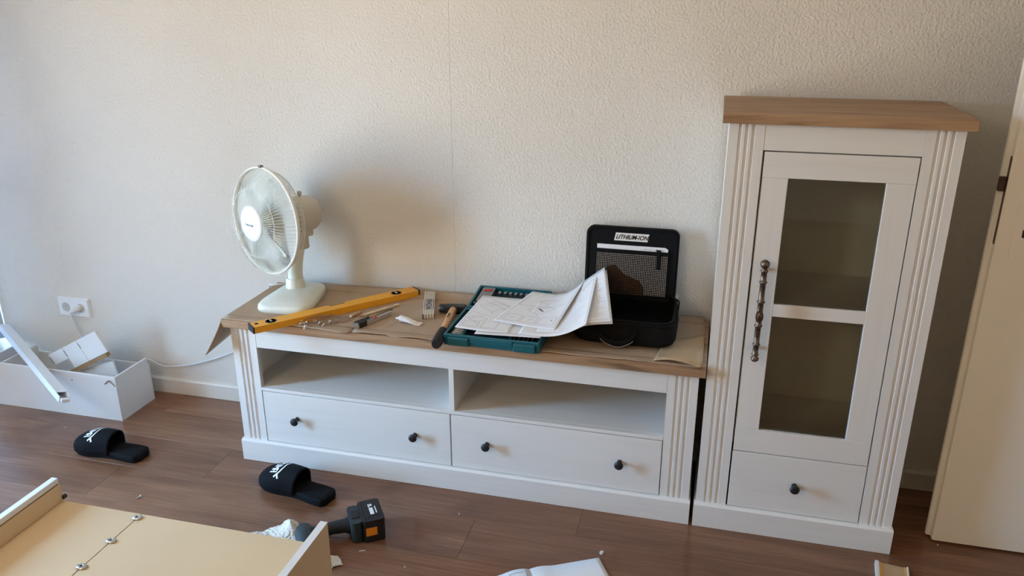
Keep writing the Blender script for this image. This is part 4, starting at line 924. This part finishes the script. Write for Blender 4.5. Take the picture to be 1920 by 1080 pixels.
# ================================================================== booklet, trim strip, screw and crumbs on the floor
bk = thing('open_booklet', 'open white instruction booklet lying on the floor at the bottom edge', 'booklet', (1.132, -.733, 0), math.atan2(.105, .195))
MB().grid(lambda u, v: (.218*u, -.297*v, .0035+.006*math.sin(min(1, u*3)*PI)*(1-u)), 16, 4).build('page', 'paper', bk, solid=.003)
lf = lambda u, v: (-.212*u, -.297*v-.010*u, .0035+.010*math.sin(min(1, u*2.2+.1)*PI)*(1-u)**.5 if u < .41 else .0035)
MB().grid(lambda u, v: lf(1-u, v), 16, 4).build('page', 'paper', bk, solid=.003)
m = MB(); ribbons(m, lambda u, v: lf(1-u, v), [[(.25, .08), (.70, .08), (.70, .3)], [(.72, .05), (.95, .05), (.95, .3), (.72, .3), (.72, .05)], [(.78, .1), (.88, .16)], [(.8, .2), (.9, .12)], [(.30, .14), (.65, .12)]], .0011, -.0022, 4); m.build('print', 'ink_grey', bk)['kind'] = 'stuff'
ts = thing('trim_strip', 'white edged brown trim strip with yellow tape at the lower right edge', 'trim strip', (2.1565, -.459, 0), math.radians(-6.5))
MB().box(-.0435, .0435, -.32, 0, .001, .010).build('strip', 'cardboard_pale', ts, bevel=.001)
for a, b in ((-.0445, -.034), (.0405, .0445)): MB().box(a, b, -.32, .0005, .0002, .0150).build('white_edge', 'white_board', ts, bevel=.001)
for a, b in ((-.0335, -.0265), (.0335, .0400)): MB().box(a, b, -.32, .0003, .0100, .0106).build('tape', 'tape_yellow', ts)
sw = thing('loose_screw', 'tiny loose screw lying alone on the floor near the slippers', 'screw', (-.206, -.697, 0), math.radians(60))
MB().lathe([(0, 0), (.0045, .0003), (.0048, .002), (.002, .0045)], 12, Matrix.Translation((.006, 0, .0050)) @ Matrix.Rotation(-PI/2, 4, 'Y')).build('head', 'zinc', sw)
MB().lathe([(.0022, 0), (.0020, .010), (.0003, .015)], 10, Matrix.Translation((.003, 0, .0040)) @ Matrix.Rotation(-PI/2-.15, 4, 'Y')).build('shank', 'zinc', sw)
spots = [(1.3283, -.6035, .006, 'white crumb of packing foam beside the open booklet'), (.855, -.5219, .0022, 'tiny white crumb on the floor in front of the left drawer'), (.7792, -.8058, .0025, 'tiny white crumb nearest the bottom edge, right of the cloth'),
         (-.7934, -.3681, .0022, 'tiny white crumb on the floor in front of the white box'), (2.3133, -.3144, .0022, 'tiny white crumb under the door edge')]
for x, y, r, lb_ in spots:
    o = MB().prism([(r*math.cos(a)*random.uniform(.7, 1.1), r*math.sin(a)*random.uniform(.7, 1.1)) for a in (0, 1.1, 2.2, 3.4, 4.3, 5.3)], 0, r*1.1).build('crumb', 'crumb', None, loc=(x, y, .0001), bevel=r*.2)
    tag(o, lb_, 'crumb', 'crumbs on the floor')
o = MB().tube([(-.008, -.004, .0016), (0, .001, .0016), (.008, .004, .0016)], .0014, 6).build('splinter', 'crumb', None, loc=(.6079+.02, -.7700, 0)); tag(o, 'thin pale wood splinter on the floor below the drill battery', 'splinter')
